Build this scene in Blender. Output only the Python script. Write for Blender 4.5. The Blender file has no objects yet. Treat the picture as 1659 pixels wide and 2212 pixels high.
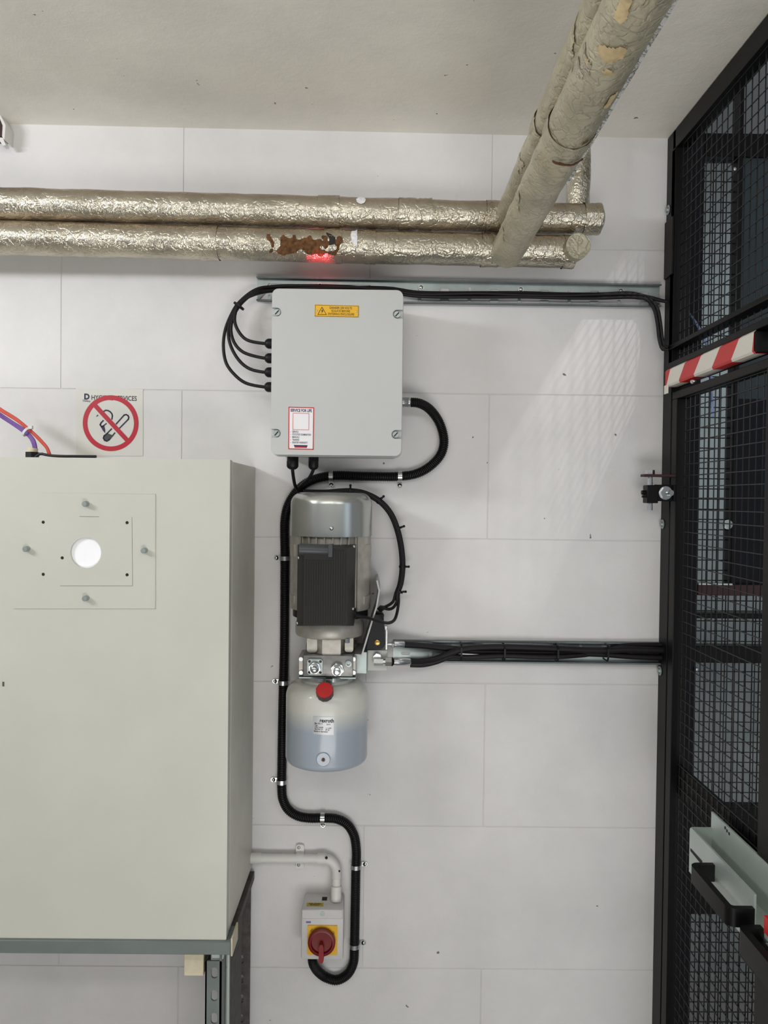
import bpy, bmesh, math, random
from mathutils import Vector, Matrix
from mathutils import noise as mnoise
from mathutils.geometry import tessellate_polygon
random.seed(7)
R = math.radians
SC = bpy.context.scene
COL = SC.collection

# ---------------------------------------------------------------- camera
FPX = 1661.0
CAM = Vector((0, -1.4, 1.5))
ROT = Matrix.Rotation(-R(.3), 3, 'Z') @ Matrix.Rotation(R(90 - 1.0), 3, 'X') @ Matrix.Rotation(R(.66), 3, 'Z')
cd = bpy.data.cameras.new('camera')
cam = bpy.data.objects.new('camera', cd)
COL.objects.link(cam)
cam.matrix_world = Matrix.Translation(CAM) @ ROT.to_4x4()
cd.sensor_fit = 'HORIZONTAL'
cd.sensor_width = 36
cd.lens = 36 * FPX / 1659
cd.clip_start = .02
SC.camera = cam

# ---------------------------------------------------------------- world, lamps, exposure
w = bpy.data.worlds.new('world')
SC.world = w
w.use_nodes = True
w.node_tree.nodes['Background'].inputs[0].default_value = (.93, .96, 1, 1)
w.node_tree.nodes['Background'].inputs[1].default_value = .25
SC.view_settings.view_transform = 'Standard'
SC.view_settings.look = 'None'
SC.view_settings.gamma = 1
SC.view_settings.use_curve_mapping = False
SC.view_settings.exposure = -0.05

def area(name, loc, target, sx, sy, power, color):
    l = bpy.data.lights.new(name, 'AREA')
    l.shape = 'RECTANGLE'
    l.size, l.size_y, l.energy, l.color = sx, sy, power, color
    o = bpy.data.objects.new(name, l)
    COL.objects.link(o)
    o.location = loc
    d = Vector(target) - Vector(loc)
    o.rotation_euler = d.to_track_quat('-Z', 'Y').to_euler()
    return o

area('window_light', (-1.4, -1.05, 2.06), (0.0, 0, 1.5), .45, .14, 9.5, (.94, .97, 1))
area('rear_fill_light', (.1, -1.75, 2.06), (.1, 0, 1.9), 2.0, .14, 6.5, (1, .985, .955))  # fill added behind the camera for the upper wall, not an actual fitting
area('ceiling_fill_light', (.25, -2.3, .35), (0.25, -.55, 2.3), 1.6, .8, 23, (1, .985, .955))  # unseen fill added low behind the camera to brighten the ceiling
area('yard_window_light', (1.7, -1.7, 1.7), (.2, 0, 1.4), .5, .9, 1.8, (.62, .78, 1))
area('shaft_light', (1.3, .35, 2.1), (1.2, 1.0, 1.3), .8, .3, 5, (.85, .95, 1))
def spot(name, loc, target, power, color, size, blend, radius):
    l = bpy.data.lights.new(name, 'SPOT')
    l.energy, l.color, l.spot_size, l.spot_blend, l.shadow_soft_size = power, color, R(size), blend, radius
    o = bpy.data.objects.new(name, l)
    COL.objects.link(o)
    o.location = loc
    o.rotation_euler = (Vector(target) - Vector(loc)).to_track_quat('-Z', 'Y').to_euler()

spot('skylight_beam', (1.02, -.62, 2.93), (.27, 0, 1.60), 30, (1, .99, .97), 15, .8, .011)

# ---------------------------------------------------------------- measuring helpers
def ray(px, py):
    return ROT @ Vector(((px - 829.5) / FPX, -(py - 1106) / FPX, -1))
def P(px, py, Y=0.0):                       # the point seen at (px, py) at depth Y in front of the wall
    d = ray(px, py)
    return CAM + d * ((Y - CAM.y) / d.y)
def F(px, py, X):                           # the point seen at (px, py) on the plane of the fence
    d = ray(px, py)
    return CAM + d * ((X - CAM.x) / d.x)
def S(n, Y=0.0):                            # n pixels in metres at depth Y
    return n * (1.4 + Y) / FPX

# ---------------------------------------------------------------- materials
def lin(c):
    return tuple(((v / 255) / 12.92 if v / 255 <= .04045 else ((v / 255 + .055) / 1.055) ** 2.4) for v in c) + (1,)
class Mat:
    def __init__(s, name):
        s.m = bpy.data.materials.new(name)
        s.m.use_nodes = True
        s.t = s.m.node_tree
        s.b = s.t.nodes['Principled BSDF']
        s.tc = s.t.nodes.new('ShaderNodeTexCoord')
        s.src = s.tc.outputs['Object']
    def n(s, kind, **kw):
        q = s.t.nodes.new(kind)
        for k, v in kw.items():
            if k in q.inputs:
                q.inputs[k].default_value = v
            else:
                setattr(q, k, v)
        return q
    def l(s, a, b):
        s.t.links.new(a, b)
    def noise(s, scale, detail=4, rough=.6, stretch=None):
        q = s.n('ShaderNodeTexNoise', Scale=scale, Detail=detail, Roughness=rough)
        if stretch:
            mp = s.n('ShaderNodeMapping')
            mp.inputs['Scale'].default_value = stretch
            s.l(s.src, mp.inputs[0]); s.l(mp.outputs[0], q.inputs['Vector'])
        else:
            s.l(s.src, q.inputs['Vector'])
        return q.outputs['Fac']
    def ramp(s, fac, a, b, ca=(0, 0, 0, 1), cb=(1, 1, 1, 1)):
        q = s.n('ShaderNodeValToRGB')
        q.color_ramp.elements[0].position, q.color_ramp.elements[1].position = a, b
        q.color_ramp.elements[0].color, q.color_ramp.elements[1].color = ca, cb
        s.l(fac, q.inputs[0])
        return q.outputs[0]
    def mix(s, fac, a, b):
        q = s.n('ShaderNodeMix', data_type='RGBA')
        if isinstance(fac, float): q.inputs[0].default_value = fac
        else: s.l(fac, q.inputs[0])
        for i, c in ((6, a), (7, b)):
            if isinstance(c, tuple): q.inputs[i].default_value = c
            else: s.l(c, q.inputs[i])
        return q.outputs[2]
    def bump(s, fac, strength, dist):
        q = s.n('ShaderNodeBump', Strength=strength, Distance=dist)
        s.l(fac, q.inputs['Height'])
        prev = s.b.inputs['Normal']
        if prev.is_linked:
            s.l(prev.links[0].from_socket, q.inputs['Normal'])
        s.l(q.outputs[0], prev)
def mat(name, rgb, rough=.5, metal=0.0, spec=.5, mott=0.0, ms=12, bump=0.0, bs=200, bd=.001, coat=0.0):
    k = Mat(name)
    c = lin(rgb)
    k.b.inputs['Roughness'].default_value = rough
    k.b.inputs['Metallic'].default_value = metal
    k.b.inputs['Specular IOR Level'].default_value = spec
    k.b.inputs['Coat Weight'].default_value = coat
    if mott:
        d = tuple(v * (1 - mott) for v in c[:3]) + (1,)
        k.l(k.mix(k.ramp(k.noise(ms), .35, .65), c, d), k.b.inputs['Base Color'])
    else:
        k.b.inputs['Base Color'].default_value = c
    if bump:
        k.bump(k.noise(bs), bump, bd)
    return k.m

def wall_paint(name, rgb, joint=False):
    k = Mat(name)
    k.src = k.n('ShaderNodeNewGeometry').outputs['Position']
    k.b.inputs['Roughness'].default_value = .55
    base = lin(rgb)
    dirt = tuple(v * .86 for v in base[:3]) + (1,)
    c = k.mix(k.ramp(k.noise(3.5, 5), .4, .7), base, dirt)
    c = k.mix(k.ramp(k.noise(38, 3, .5), .735, .75), c, lin((112, 108, 104)))     # small chips and scuffs in the paint
    k.l(c, k.b.inputs['Base Color'])
    k.bump(k.noise(14, 3), .25, .006)
    k.bump(k.noise(260, 4, .7), .28, .0012)
    return k.m
M = {}
M['wall'] = wall_paint('white_masonry_paint', (222, 220, 219))
M['joint'] = wall_paint('painted_joint', (214, 212, 211))
M['ceiling'] = wall_paint('ceiling_paint', (244, 240, 230))
M['grey_wall'] = mat('grey_block', (150, 156, 156), .8, mott=.2, ms=6)
M['floor'] = mat('concrete_floor', (150, 148, 143), .7, mott=.2, ms=4)
M['lid'] = mat('light_grey_polycarbonate', (193, 194, 192), .42, mott=.03, ms=9, bump=.06, bs=900, bd=.0004)
M['cabinet'] = mat('cream_grey_enamel', (200, 200, 190), .42, mott=.05, ms=6, bump=.1, bs=60, bd=.0008)
M['cab_side'] = mat('cabinet_edge_enamel', (204, 202, 190), .45, mott=.1, ms=10)
M['black'] = mat('black_plastic', (15, 13, 16), .45, spec=.3)
M['conduit'] = mat('black_corrugated_nylon', (15, 13, 15), .42, spec=.35)
M['rubber'] = mat('black_rubber', (22, 18, 21), .5, spec=.3)
M['steel_black'] = mat('black_powder_coat', (13, 11, 12), .45, spec=.2, bump=.15, bs=700, bd=.0004)
M['wire'] = mat('black_coated_wire', (18, 17, 17), .3, spec=.35)
M['charcoal'] = mat('charcoal_plastic', (30, 29, 28), .5, spec=.3, bump=.12, bs=900, bd=.0005)
M['charcoal_cap'] = mat('dark_grey_cap', (62, 64, 67), .4)
M['zinc'] = mat('bright_zinc', (205, 208, 208), .26, .95, mott=.15, ms=90)
M['galv'] = mat('galvanised_steel', (172, 182, 180), .42, .7, mott=.18, ms=25)
M['label_silver'] = mat('silver_label', (196, 198, 200), .4, .3)
M['galv_pale'] = mat('pale_galvanised_steel', (196, 206, 200), .45, .45, mott=.1, ms=18)
M['cowl'] = mat('silver_painted_cowl', (186, 188, 184), .26, .75)
M['cast'] = mat('cast_aluminium', (192, 187, 178), .42, .45, mott=.2, ms=60, bump=.2, bs=260, bd=.0008)
M['cast_dark'] = mat('dull_cast_block', (150, 148, 146), .42, .6, mott=.25, ms=70, bump=.2, bs=260, bd=.0008)
M['bracket'] = mat('grey_bracket', (178, 178, 178), .5, .35)
M['block_grey'] = mat('light_grey_block', (196, 196, 192), .5, .1)
M['brass'] = mat('brass', (190, 160, 90), .3, .9)
M['dark_hole'] = mat('dark_recess', (38, 34, 32), .8)
M['red'] = mat('red_plastic', (178, 24, 24), .5)
M['lever_red'] = mat('lever_red_plastic', (136, 22, 24), .5)
M['red_dark'] = mat('dark_red_plastic', (112, 10, 13), .42)
M['cap_side'] = mat('cap_skirt', (60, 34, 44), .45)
M['yellow'] = mat('yellow_plate', (232, 178, 20), .45)
M['yellow_old'] = mat('faded_yellow_tape', (186, 164, 66), .6)
M['print_black'] = mat('black_print', (40, 36, 30), .6)
M['print_navy'] = mat('navy_print', (46, 42, 74), .6)
M['print_red'] = mat('red_print', (196, 44, 44), .55)
M['print_white'] = mat('white_print', (236, 234, 236), .4)
M['violet_print'] = mat('violet_print', (110, 100, 170), .6)
M['purple'] = mat('purple_wire', (118, 80, 160), .45)
M['orange'] = mat('red_orange_wire', (206, 80, 62), .45)
M['painted_pipe'] = mat('overpainted_conduit', (222, 220, 216), .45, bump=.3, bs=120, bd=.001)
M['white_plastic'] = mat('white_plastic', (226, 226, 226), .4)
M['isolator'] = mat('isolator_grey_plastic', (208, 206, 204), .45, mott=.05, ms=40)
M['bright_white'] = mat('bright_white_plastic', (252, 252, 255), .4)
M['frame_grey'] = mat('grey_strut_paint', (112, 120, 116), .5, mott=.12, ms=20)
M['strut_dark'] = mat('dark_weathered_strut', (92, 88, 84), .7, .2, mott=.4, ms=60)
M['wood'] = mat('pale_wood', (226, 216, 186), .6, mott=.12, ms=90)
M['cream_cap'] = mat('cream_end_cap', (206, 196, 172), .55)
M['rust'] = mat('rust_brown_insulation', (120, 80, 44), .9, mott=.6, ms=150, bump=.8, bs=300, bd=.003)
M['tan_paper'] = mat('tan_paper_backing', (206, 184, 140), .8, mott=.2, ms=80)
M['galv_shaded'] = mat('shaded_galvanised_edge', (112, 118, 120), .5, .6, mott=.2, ms=40)  # shade under the tray flanges, put into a darker galvanised colour
M['pale_blue'] = mat('pale_blue_sheath', (140, 160, 205), .4)
M['sign_white'] = mat('laminated_sign_face', (220, 219, 212), .22, coat=.3)
M['sign_red'] = mat('sign_red_print', (186, 32, 52), .35)
M['navy_panel'] = mat('dark_navy_sheet', (14, 15, 22), .6, spec=.2)
M['teal_panel'] = mat('dark_teal_sheet', (52, 62, 66), .6, spec=.25)
M['maroon'] = mat('dark_maroon', (52, 20, 24), .6)
M['led'] = mat('red_lamp_lens', (255, 30, 30), .3)
M['tape_red'] = mat('red_reflective_tape', (206, 38, 36), .4)
M['tape_white'] = mat('white_reflective_tape', (232, 226, 214), .4)

def foil(name, rgb, metal, rough, dust, dust_amt, bumpd=.0022, crease=.35, scrim=True):
    k = Mat(name)
    k.src = k.n('ShaderNodeNewGeometry').outputs['Position']
    c = lin(rgb)
    d = tuple(v * .72 for v in c[:3]) + (1,)
    col = k.mix(k.ramp(k.noise(18, 5), .38, .68), c, d)
    # dust lies on the upward side
    g = k.n('ShaderNodeNewGeometry')
    sep = k.n('ShaderNodeSeparateXYZ')
    k.l(g.outputs['Normal'], sep.inputs[0])
    up = k.ramp(sep.outputs['Z'], .2, .85)
    mm = k.n('ShaderNodeMath', operation='MULTIPLY')
    k.l(up, mm.inputs[0]); mm.inputs[1].default_value = dust_amt
    col = k.mix(mm.outputs[0], col, lin(dust))
    patch = k.ramp(k.noise(26, 4, .7), .60, .68)
    pm = k.n('ShaderNodeMath', operation='MULTIPLY')
    k.l(patch, pm.inputs[0]); pm.inputs[1].default_value = .45
    col = k.mix(pm.outputs[0], col, lin(dust))
    k.l(col, k.b.inputs['Base Color'])
    k.b.inputs['Metallic'].default_value = metal
    k.b.inputs['Roughness'].default_value = rough
    k.bump(k.noise(45, 5, .65), .55, bumpd * 1.6)
    k.bump(k.noise(210, 3, .6), .5, bumpd * .45)
    vo = k.n('ShaderNodeTexVoronoi', Scale=55)
    vo.feature = 'DISTANCE_TO_EDGE'
    wn = k.n('ShaderNodeTexNoise', Scale=30, Detail=3)
    k.l(k.src, wn.inputs['Vector'])
    ad = k.n('ShaderNodeMix', data_type='VECTOR')
    ad.inputs[0].default_value = .06
    k.l(k.src, ad.inputs[4]); k.l(wn.outputs['Color'], ad.inputs[5])
    k.l(ad.outputs[1], vo.inputs['Vector'])
    k.bump(k.ramp(vo.outputs['Distance'], 0, .12), crease, .0016)
    if scrim:
        wv = k.n('ShaderNodeTexWave', Scale=130, Distortion=1.5)
        wv.bands_direction = 'X'
        k.l(k.src, wv.inputs['Vector'])
        k.bump(wv.outputs['Fac'], .2, .0008)
    return k.m
M['foil'] = foil('aluminium_foil_lagging', (204, 197, 180), .88, .27, (148, 126, 98), .8)
M['foil_old'] = foil('aged_foil_lagging', (198, 191, 166), .45, .4, (204, 180, 134), .6, .0016, .5, False)
M['foil_bright'] = foil('bright_foil_tape', (214, 216, 216), .9, .2, (160, 150, 130), .2, .003, .5, False)

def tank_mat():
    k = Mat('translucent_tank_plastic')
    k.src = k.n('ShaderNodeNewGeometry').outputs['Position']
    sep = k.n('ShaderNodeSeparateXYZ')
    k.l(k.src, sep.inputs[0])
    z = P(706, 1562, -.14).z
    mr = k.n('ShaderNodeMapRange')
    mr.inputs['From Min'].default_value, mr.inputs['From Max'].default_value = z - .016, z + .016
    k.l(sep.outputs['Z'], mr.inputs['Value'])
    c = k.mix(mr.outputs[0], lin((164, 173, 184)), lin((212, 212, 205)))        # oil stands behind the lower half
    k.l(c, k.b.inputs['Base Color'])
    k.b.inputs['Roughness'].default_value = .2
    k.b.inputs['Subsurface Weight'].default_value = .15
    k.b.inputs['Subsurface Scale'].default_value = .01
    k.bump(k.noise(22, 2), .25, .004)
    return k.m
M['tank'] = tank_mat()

# ---------------------------------------------------------------- geometry collector (world coordinates)
class G:
    def __init__(s):
        s.v, s.f, s.sm = [], [], []
    def add(s, vs, fs, smooth=False):
        o = len(s.v)
        s.v += [Vector(v) for v in vs]
        s.f += [tuple(i + o for i in f) for f in fs]
        s.sm += [smooth] * len(fs)
        return s
    def box(s, a, b, bev=0.0, seg=2):
        a, b = Vector(a), Vector(b)
        lo = Vector([min(a[i], b[i]) for i in range(3)])
        hi = Vector([max(a[i], b[i]) for i in range(3)])
        vs = [(x, y, z) for x in (lo.x, hi.x) for y in (lo.y, hi.y) for z in (lo.z, hi.z)]
        return s.hull8(vs, bev, seg)
    def hull8(s, vs, bev=0.0, seg=2):       # vs ordered x, y, z low to high
        fs = [(0, 1, 3, 2), (4, 6, 7, 5), (0, 4, 5, 1), (2, 3, 7, 6), (0, 2, 6, 4), (1, 5, 7, 3)]
        if not bev:
            return s.add(vs, fs)
        bm = bmesh.new()
        bv = [bm.verts.new(v) for v in vs]
        for f in fs:
            bm.faces.new([bv[i] for i in f])
        bmesh.ops.bevel(bm, geom=bm.edges[:], offset=bev, segments=seg, profile=.5, affect='EDGES')
        bm.verts.index_update()
        vv = [v.co.copy() for v in bm.verts]
        ff = [tuple(v.index for v in f.verts) for f in bm.faces]
        bm.free()
        return s.add(vv, ff, False)
    def tube(s, pts, r, n=12, caps=True, rf=None, smooth=True, phase=0.0, flat=None):
        pts = [Vector(p) for p in pts]
        m = len(pts)
        T = [(pts[min(i + 1, m - 1)] - pts[max(i - 1, 0)]).normalized() for i in range(m)]
        u = T[0].orthogonal().normalized()
        if flat is not None:
            u = (Vector(flat) - T[0] * T[0].dot(Vector(flat))).normalized()
        rings = []
        L = 0
        for i in range(m):
            if i:
                L += (pts[i] - pts[i - 1]).length
            u = (u - T[i] * u.dot(T[i])).normalized()
            v = T[i].cross(u)
            ring = []
            for k in range(n):
                a = 2 * math.pi * k / n + phase
                d = u * math.cos(a) + v * math.sin(a)
                rr = rf(L, a, pts[i]) if rf else (r[i] if isinstance(r, (list, tuple)) else r)
                ring.append(pts[i] + d * rr)
            rings.append(ring)
        vs = [p for ring in rings for p in ring]
        fs = [(i * n + k, i * n + (k + 1) % n, (i + 1) * n + (k + 1) % n, (i + 1) * n + k) for i in range(m - 1) for k in range(n)]
        s.add(vs, fs, smooth)
        if caps:
            s.add(rings[0], [tuple(range(n))[::-1]])
            s.add(rings[-1], [tuple(range(n))])
        return s
    def cyl(s, a, b, r, r2=None, n=24, smooth=True, phase=0.0):
        return s.tube([a, b], [r, r if r2 is None else r2], n, smooth=smooth, phase=phase)
    def hexn(s, a, b, r, phase=0.0):
        return s.cyl(a, b, r, n=6, smooth=False, phase=phase)
    def lathe(s, prof, o, ax=(0, 0, 1), n=48, caps=True):
        o, ax = Vector(o), Vector(ax).normalized()
        pts = [o + ax * h for r, h in prof]
        u = ax.orthogonal().normalized()
        v = ax.cross(u)
        rings = [[o + ax * h + (u * math.cos(2 * math.pi * k / n) + v * math.sin(2 * math.pi * k / n)) * r for k in range(n)] for r, h in prof]
        vs = [p for q in rings for p in q]
        fs = [(i * n + k, i * n + (k + 1) % n, (i + 1) * n + (k + 1) % n, (i + 1) * n + k) for i in range(len(prof) - 1) for k in range(n)]
        s.add(vs, fs, True)
        if caps:
            s.add(rings[0], [tuple(range(n))[::-1]])
            s.add(rings[-1], [tuple(range(n))])
        return s
    def prism(s, outline, holes, w0, w1, O=None, U=None, V=None, smooth_side=False):
        """outline and holes are 2D; mapped to O + U*x + V*y + (U x V)*w. Without O they are 3D points extruded along -Y by w."""
        polys = [list(outline)] + [list(h) for h in holes]
        if O is not None:
            O, U, V = Vector(O), Vector(U), Vector(V)
            N = U.cross(V)
            mp = lambda p, w: O + U * p[0] + V * p[1] + N * w
        else:
            mp = lambda p, w: Vector((p[0], w, p[1]))
        tri = tessellate_polygon([[Vector((p[0], p[1], 0)) for p in q] for q in polys])
        flat = [p for q in polys for p in q]
        n = len(flat)
        s.add([mp(p, w0) for p in flat] + [mp(p, w1) for p in flat],
              [tuple(t) for t in tri] + [tuple(i + n for i in reversed(t)) for t in tri])
        off = 0
        for q in polys:
            m = len(q)
            s.add([mp(p, w0) for p in q] + [mp(p, w1) for p in q],
                  [(k, (k + 1) % m, (k + 1) % m + m, k + m) for k in range(m)], smooth_side)
        return s
    def ball(s, c, r, n=16, sq=(1, 1, 1)):
        c = Vector(c)
        m = n // 2
        vs = [c + Vector((r * sq[0] * math.sin(math.pi * i / m) * math.cos(2 * math.pi * k / n),
                          r * sq[1] * math.sin(math.pi * i / m) * math.sin(2 * math.pi * k / n),
                          r * sq[2] * math.cos(math.pi * i / m))) for i in range(m + 1) for k in range(n)]
        fs = [(i * n + k, i * n + (k + 1) % n, (i + 1) * n + (k + 1) % n, (i + 1) * n + k) for i in range(m) for k in range(n)]
        return s.add(vs, fs, True)

def rrect(x0, y0, x1, y1, r, n=5):
    out = []
    for cx, cy, a0 in ((x1 - r, y1 - r, 0), (x0 + r, y1 - r, 90), (x0 + r, y0 + r, 180), (x1 - r, y0 + r, 270)):
        for k in range(n + 1):
            a = R(a0 + 90 * k / n)
            out.append((cx + r * math.cos(a), cy + r * math.sin(a)))
    return out
def circ(cx, cy, r, n=24):
    return [(cx + r * math.cos(2 * math.pi * k / n), cy + r * math.sin(2 * math.pi * k / n)) for k in range(n)]
def spl(pts, step=.004):
    pts = [Vector(p) for p in pts]
    q = [pts[0] * 2 - pts[1]] + pts + [pts[-1] * 2 - pts[-2]]
    out = []
    for i in range(1, len(q) - 2):
        a, b, c, d = q[i - 1:i + 3]
        # centripetal Catmull-Rom
        t0 = 0; t1 = t0 + max((b - a).length, 1e-6) ** .5; t2 = t1 + max((c - b).length, 1e-6) ** .5; t3 = t2 + max((d - c).length, 1e-6) ** .5
        m = max(1, int(round((c - b).length / step)))
        for k in range(m):
            t = t1 + (t2 - t1) * k / m
            A1 = a * ((t1 - t) / (t1 - t0)) + b * ((t - t0) / (t1 - t0))
            A2 = b * ((t2 - t) / (t2 - t1)) + c * ((t - t1) / (t2 - t1))
            A3 = c * ((t3 - t) / (t3 - t2)) + d * ((t - t2) / (t3 - t2))
            B1 = A1 * ((t2 - t) / (t2 - t0)) + A2 * ((t - t0) / (t2 - t0))
            B2 = A2 * ((t3 - t) / (t3 - t1)) + A3 * ((t - t1) / (t3 - t1))
            out.append(B1 * ((t2 - t) / (t2 - t1)) + B2 * ((t - t1) / (t2 - t1)))
    out.append(pts[-1])
    return out

BASE = {}
def tag(o, label=None, cat=None, group=None, kind=None):
    if label: o['label'] = label
    if cat: o['category'] = cat
    if group: o['group'] = group
    if kind: o['kind'] = kind
    return o
def thing(name, label, cat, loc, group=None):
    o = bpy.data.objects.new(name, None)
    COL.objects.link(o)
    o.empty_display_size = .02
    o.location = loc
    BASE[o.name] = Vector(loc)
    return tag(o, label, cat, group)
def mesh(name, g, m, base, origin=None):
    me = bpy.data.meshes.new(name)
    me.from_pydata([v - base for v in g.v], [], g.f)
    me.polygons.foreach_set('use_smooth', g.sm)
    me.materials.append(M[m] if isinstance(m, str) else m)
    bm = bmesh.new()
    bm.from_mesh(me)
    bmesh.ops.remove_doubles(bm, verts=bm.verts, dist=1e-6)
    bmesh.ops.recalc_face_normals(bm, faces=bm.faces)
    bm.to_mesh(me)
    bm.free()
    try:
        me.set_sharp_from_angle(angle=R(40))
    except Exception:
        pass
    me.update()
    return me
def part(name, g, m, parent, label=None):
    root = parent
    while root.parent: root = root.parent
    b = BASE[root.name]
    o = bpy.data.objects.new(name, mesh(name, g, m, b))
    COL.objects.link(o)
    o.parent = parent
    if label: o['label'] = label
    return o
def single(name, g, m, label, cat, group=None, kind=None):
    lo = Vector([min(v[i] for v in g.v) for i in range(3)])
    hi = Vector([max(v[i] for v in g.v) for i in range(3)])
    b = Vector(((lo.x + hi.x) / 2, (lo.y + hi.y) / 2, lo.z))
    o = bpy.data.objects.new(name, mesh(name, g, m, b))
    COL.objects.link(o)
    o.location = b
    BASE[o.name] = b
    return tag(o, label, cat, group, kind)
def struct(name, g, m, label=None):
    return single(name, g, m, label, None, kind='structure')
def text(s, size, c, m, parent, name='lettering', U=(1, 0, 0), V=(0, 0, 1), align='CENTER', bold=.0, depth=.00012, label=None, squeeze=1.0, fit=None):
    cu = bpy.data.curves.new('t', 'FONT')
    cu.body, cu.size, cu.align_x, cu.align_y = s, size, align, 'CENTER'
    cu.extrude, cu.offset, cu.resolution_u = depth, bold * size, 3
    cu.space_line = .8
    t = bpy.data.objects.new('t', cu)
    me = bpy.data.meshes.new_from_object(t)
    g = G()
    if fit:
        xs = [v.co.x for v in me.vertices]
        squeeze = fit / (max(xs) - min(xs))
    U, V, c = Vector(U).normalized(), Vector(V).normalized(), Vector(c)
    N = U.cross(V)
    g.add([c + U * v.co.x * squeeze + V * v.co.y + N * v.co.z for v in me.vertices], [tuple(p.vertices) for p in me.polygons])
    bpy.data.objects.remove(t); bpy.data.curves.remove(cu); bpy.data.meshes.remove(me)
    return part(name, g, m, parent, label)

XF = P(1425, 1250).x                 # the plane of the mesh gate
FENCE_X = XF
XE = XF + .03
CZ = P(700, 283).z                   # ceiling height

# ================================================================ SETTING
WX0, WX1 = -2.5, P(1447, 1100).x
def slopez(x): return CZ - (x - P(700, 283).x) * .008
g = G()
g.hull8([(WX0, .0011, 0), (WX0, .0011, CZ + .1), (WX0, .16, 0), (WX0, .16, CZ + .1), (WX1, .0011, 0), (WX1, .0011, CZ + .1), (WX1, .16, 0), (WX1, .16, CZ + .1)])
wall = struct('wall_back', g, 'joint', 'white painted concrete block wall behind the equipment')
zr0 = P(1200, 853).z
zr1 = P(1200, 2094.5).z
rh = (zr0 - zr1) / 4
xj = P(1055, 1000).x
bw = xj - P(393.5, 900).x
k0 = 0
protos = {}
for r_ in range(-3, 7):              # courses, 0 lies just below the joint at 853
    ztop = zr0 - r_ * rh
    zb = ztop - rh
    zt = min(ztop, CZ + .03)
    if zb > zt - .02 or zt < 0: continue
    zb = max(zb, 0)
    off = 0 if r_ % 2 == 0 else bw * .606
    x = xj + off - 8 * bw
    x -= bw
    while x < WX1:
        x0, x1 = max(x, WX0), min(x + bw, WX1)
        x += bw
        if x1 - x0 < .03: continue
        key = (round(x1 - x0, 4), round(zt - zb, 4))
        if key not in protos:
            gg = G().box((0, 0, 0), (key[0] - .0016, .012, key[1] - .0016), .0006, 1)
            me = bpy.data.meshes.new('block')
            me.from_pydata(gg.v, [], gg.f)
            me.materials.append(M['wall'])
            protos[key] = me
        o = bpy.data.objects.new('block', protos[key])
        COL.objects.link(o)
        o.parent = wall
        o.location = Vector((x0 + .0008, 0, zb + .0008)) - BASE[wall.name]
g = G()
g.hull8([(-2.5, -3.2, slopez(-2.5)), (-2.5, -3.2, slopez(-2.5) + .12), (-2.5, .16, slopez(-2.5)), (-2.5, .16, slopez(-2.5) + .12),
         (XE, -3.2, slopez(XF)), (XE, -3.2, slopez(XF) + .12), (XE, .16, slopez(XF)), (XE, .16, slopez(XF) + .12)])
struct('ceiling', g, 'ceiling', 'low plain plastered ceiling')
struct('floor', G().box((-2.5, -3.2, -.1), (2.6, 1.2, 0)), 'floor', 'concrete floor')
struct('wall_far', G().box((WX1, 1.0, 0), (2.6, 1.12, 2.9)), 'grey_wall', 'grey wall beyond the mesh cage')
struct('wall_left', G().box((-2.62, -3.2, 0), (-2.5, .16, 2.3)), 'wall', 'left side wall of the room')

# ================================================================ LAGGED PIPES
def crinkle(r0, amp=.0012, f=22, r1=None, Ltot=1):
    def rf(L, a, p):
        rr = r0 if r1 is None else r0 + (r1 - r0) * min(1, L / Ltot)
        q = Vector((p.x, p.y, p.z)) * f + Vector((math.cos(a), math.sin(a), 0)) * 1.2
        return rr + amp * mnoise.noise(q) + amp * .5 * mnoise.noise(q * 3.1)
    return rf
def line(a, b, n):
    a, b = Vector(a), Vector(b)
    return [a.lerp(b, i / n) for i in range(n + 1)]
def ragged(axis_fn, x0, x1, a0, a1, r, thr=.0, seed=0, nx=40, na=26, f=90, lift=.0006, edge=True, rnd=False):
    """ragged patch wrapped on a pipe: cells of a grid kept where noise passes"""
    g = G()
    for i in range(nx):
        for k in range(na):
            u, v = (i + .5) / nx, (k + .5) / na
            fall = 1 - max(abs(u - .5), abs(v - .5)) * 2
            if rnd and (u - .5) ** 2 + (v - .5) ** 2 > .2: continue
            q = axis_fn(x0 + (x1 - x0) * u, a0 + (a1 - a0) * v, r)
            if mnoise.noise(q * f + Vector((seed, 0, 0))) + (fall * 1.3 - .35 if edge else 0) < thr: continue
            c = []
            for du, dv in ((0, 0), (1, 0), (1, 1), (0, 1)):
                uu, vv = x0 + (x1 - x0) * (i + du) / nx, a0 + (a1 - a0) * (k + dv) / na
                p = axis_fn(uu, vv, r)
                c.append(axis_fn(uu, vv, r + lift + .0016 * abs(mnoise.noise(p * 160))))
            g.add(c, [(0, 1, 2, 3)], True)
    return g
def hpipe(name, label, yl, yr, xr, r0, r1, YL, YR):
    a = P(-260, yl - 7, YL)
    b = P(xr, yr, YR)
    th = thing(name, label, 'pipe', a, 'foil lagged horizontal pipes')
    L = (b - a).length
    g = G().tube(line(a, b, 150), None, 40, rf=crinkle(r0, .0011, 22, r1, L))
    part('lagging', g, 'foil', th)
    d = (b - a).normalized()
    u = Vector((0, 0, 1)); v = d.cross(u)
    def ax(x, ang, r):                      # x metres along, angle from up towards the room
        c = a + d * x
        return c + (u * math.cos(ang) + Vector((0, -1, 0)) * math.sin(ang)) * r
    def at_px(px):                          # distance along for a pixel column
        best = min(range(400), key=lambda i: abs(proj_x(a + d * (L * i / 399)) - px))
        return L * best / 399
    def rad(x): return r0 + (r1 - r0) * x / L
    return th, ax, at_px, rad, a, b, d, L
def proj_x(w):
    v = ROT.transposed() @ (w - CAM)
    return 829.5 + FPX * v.x / -v.z
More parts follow.
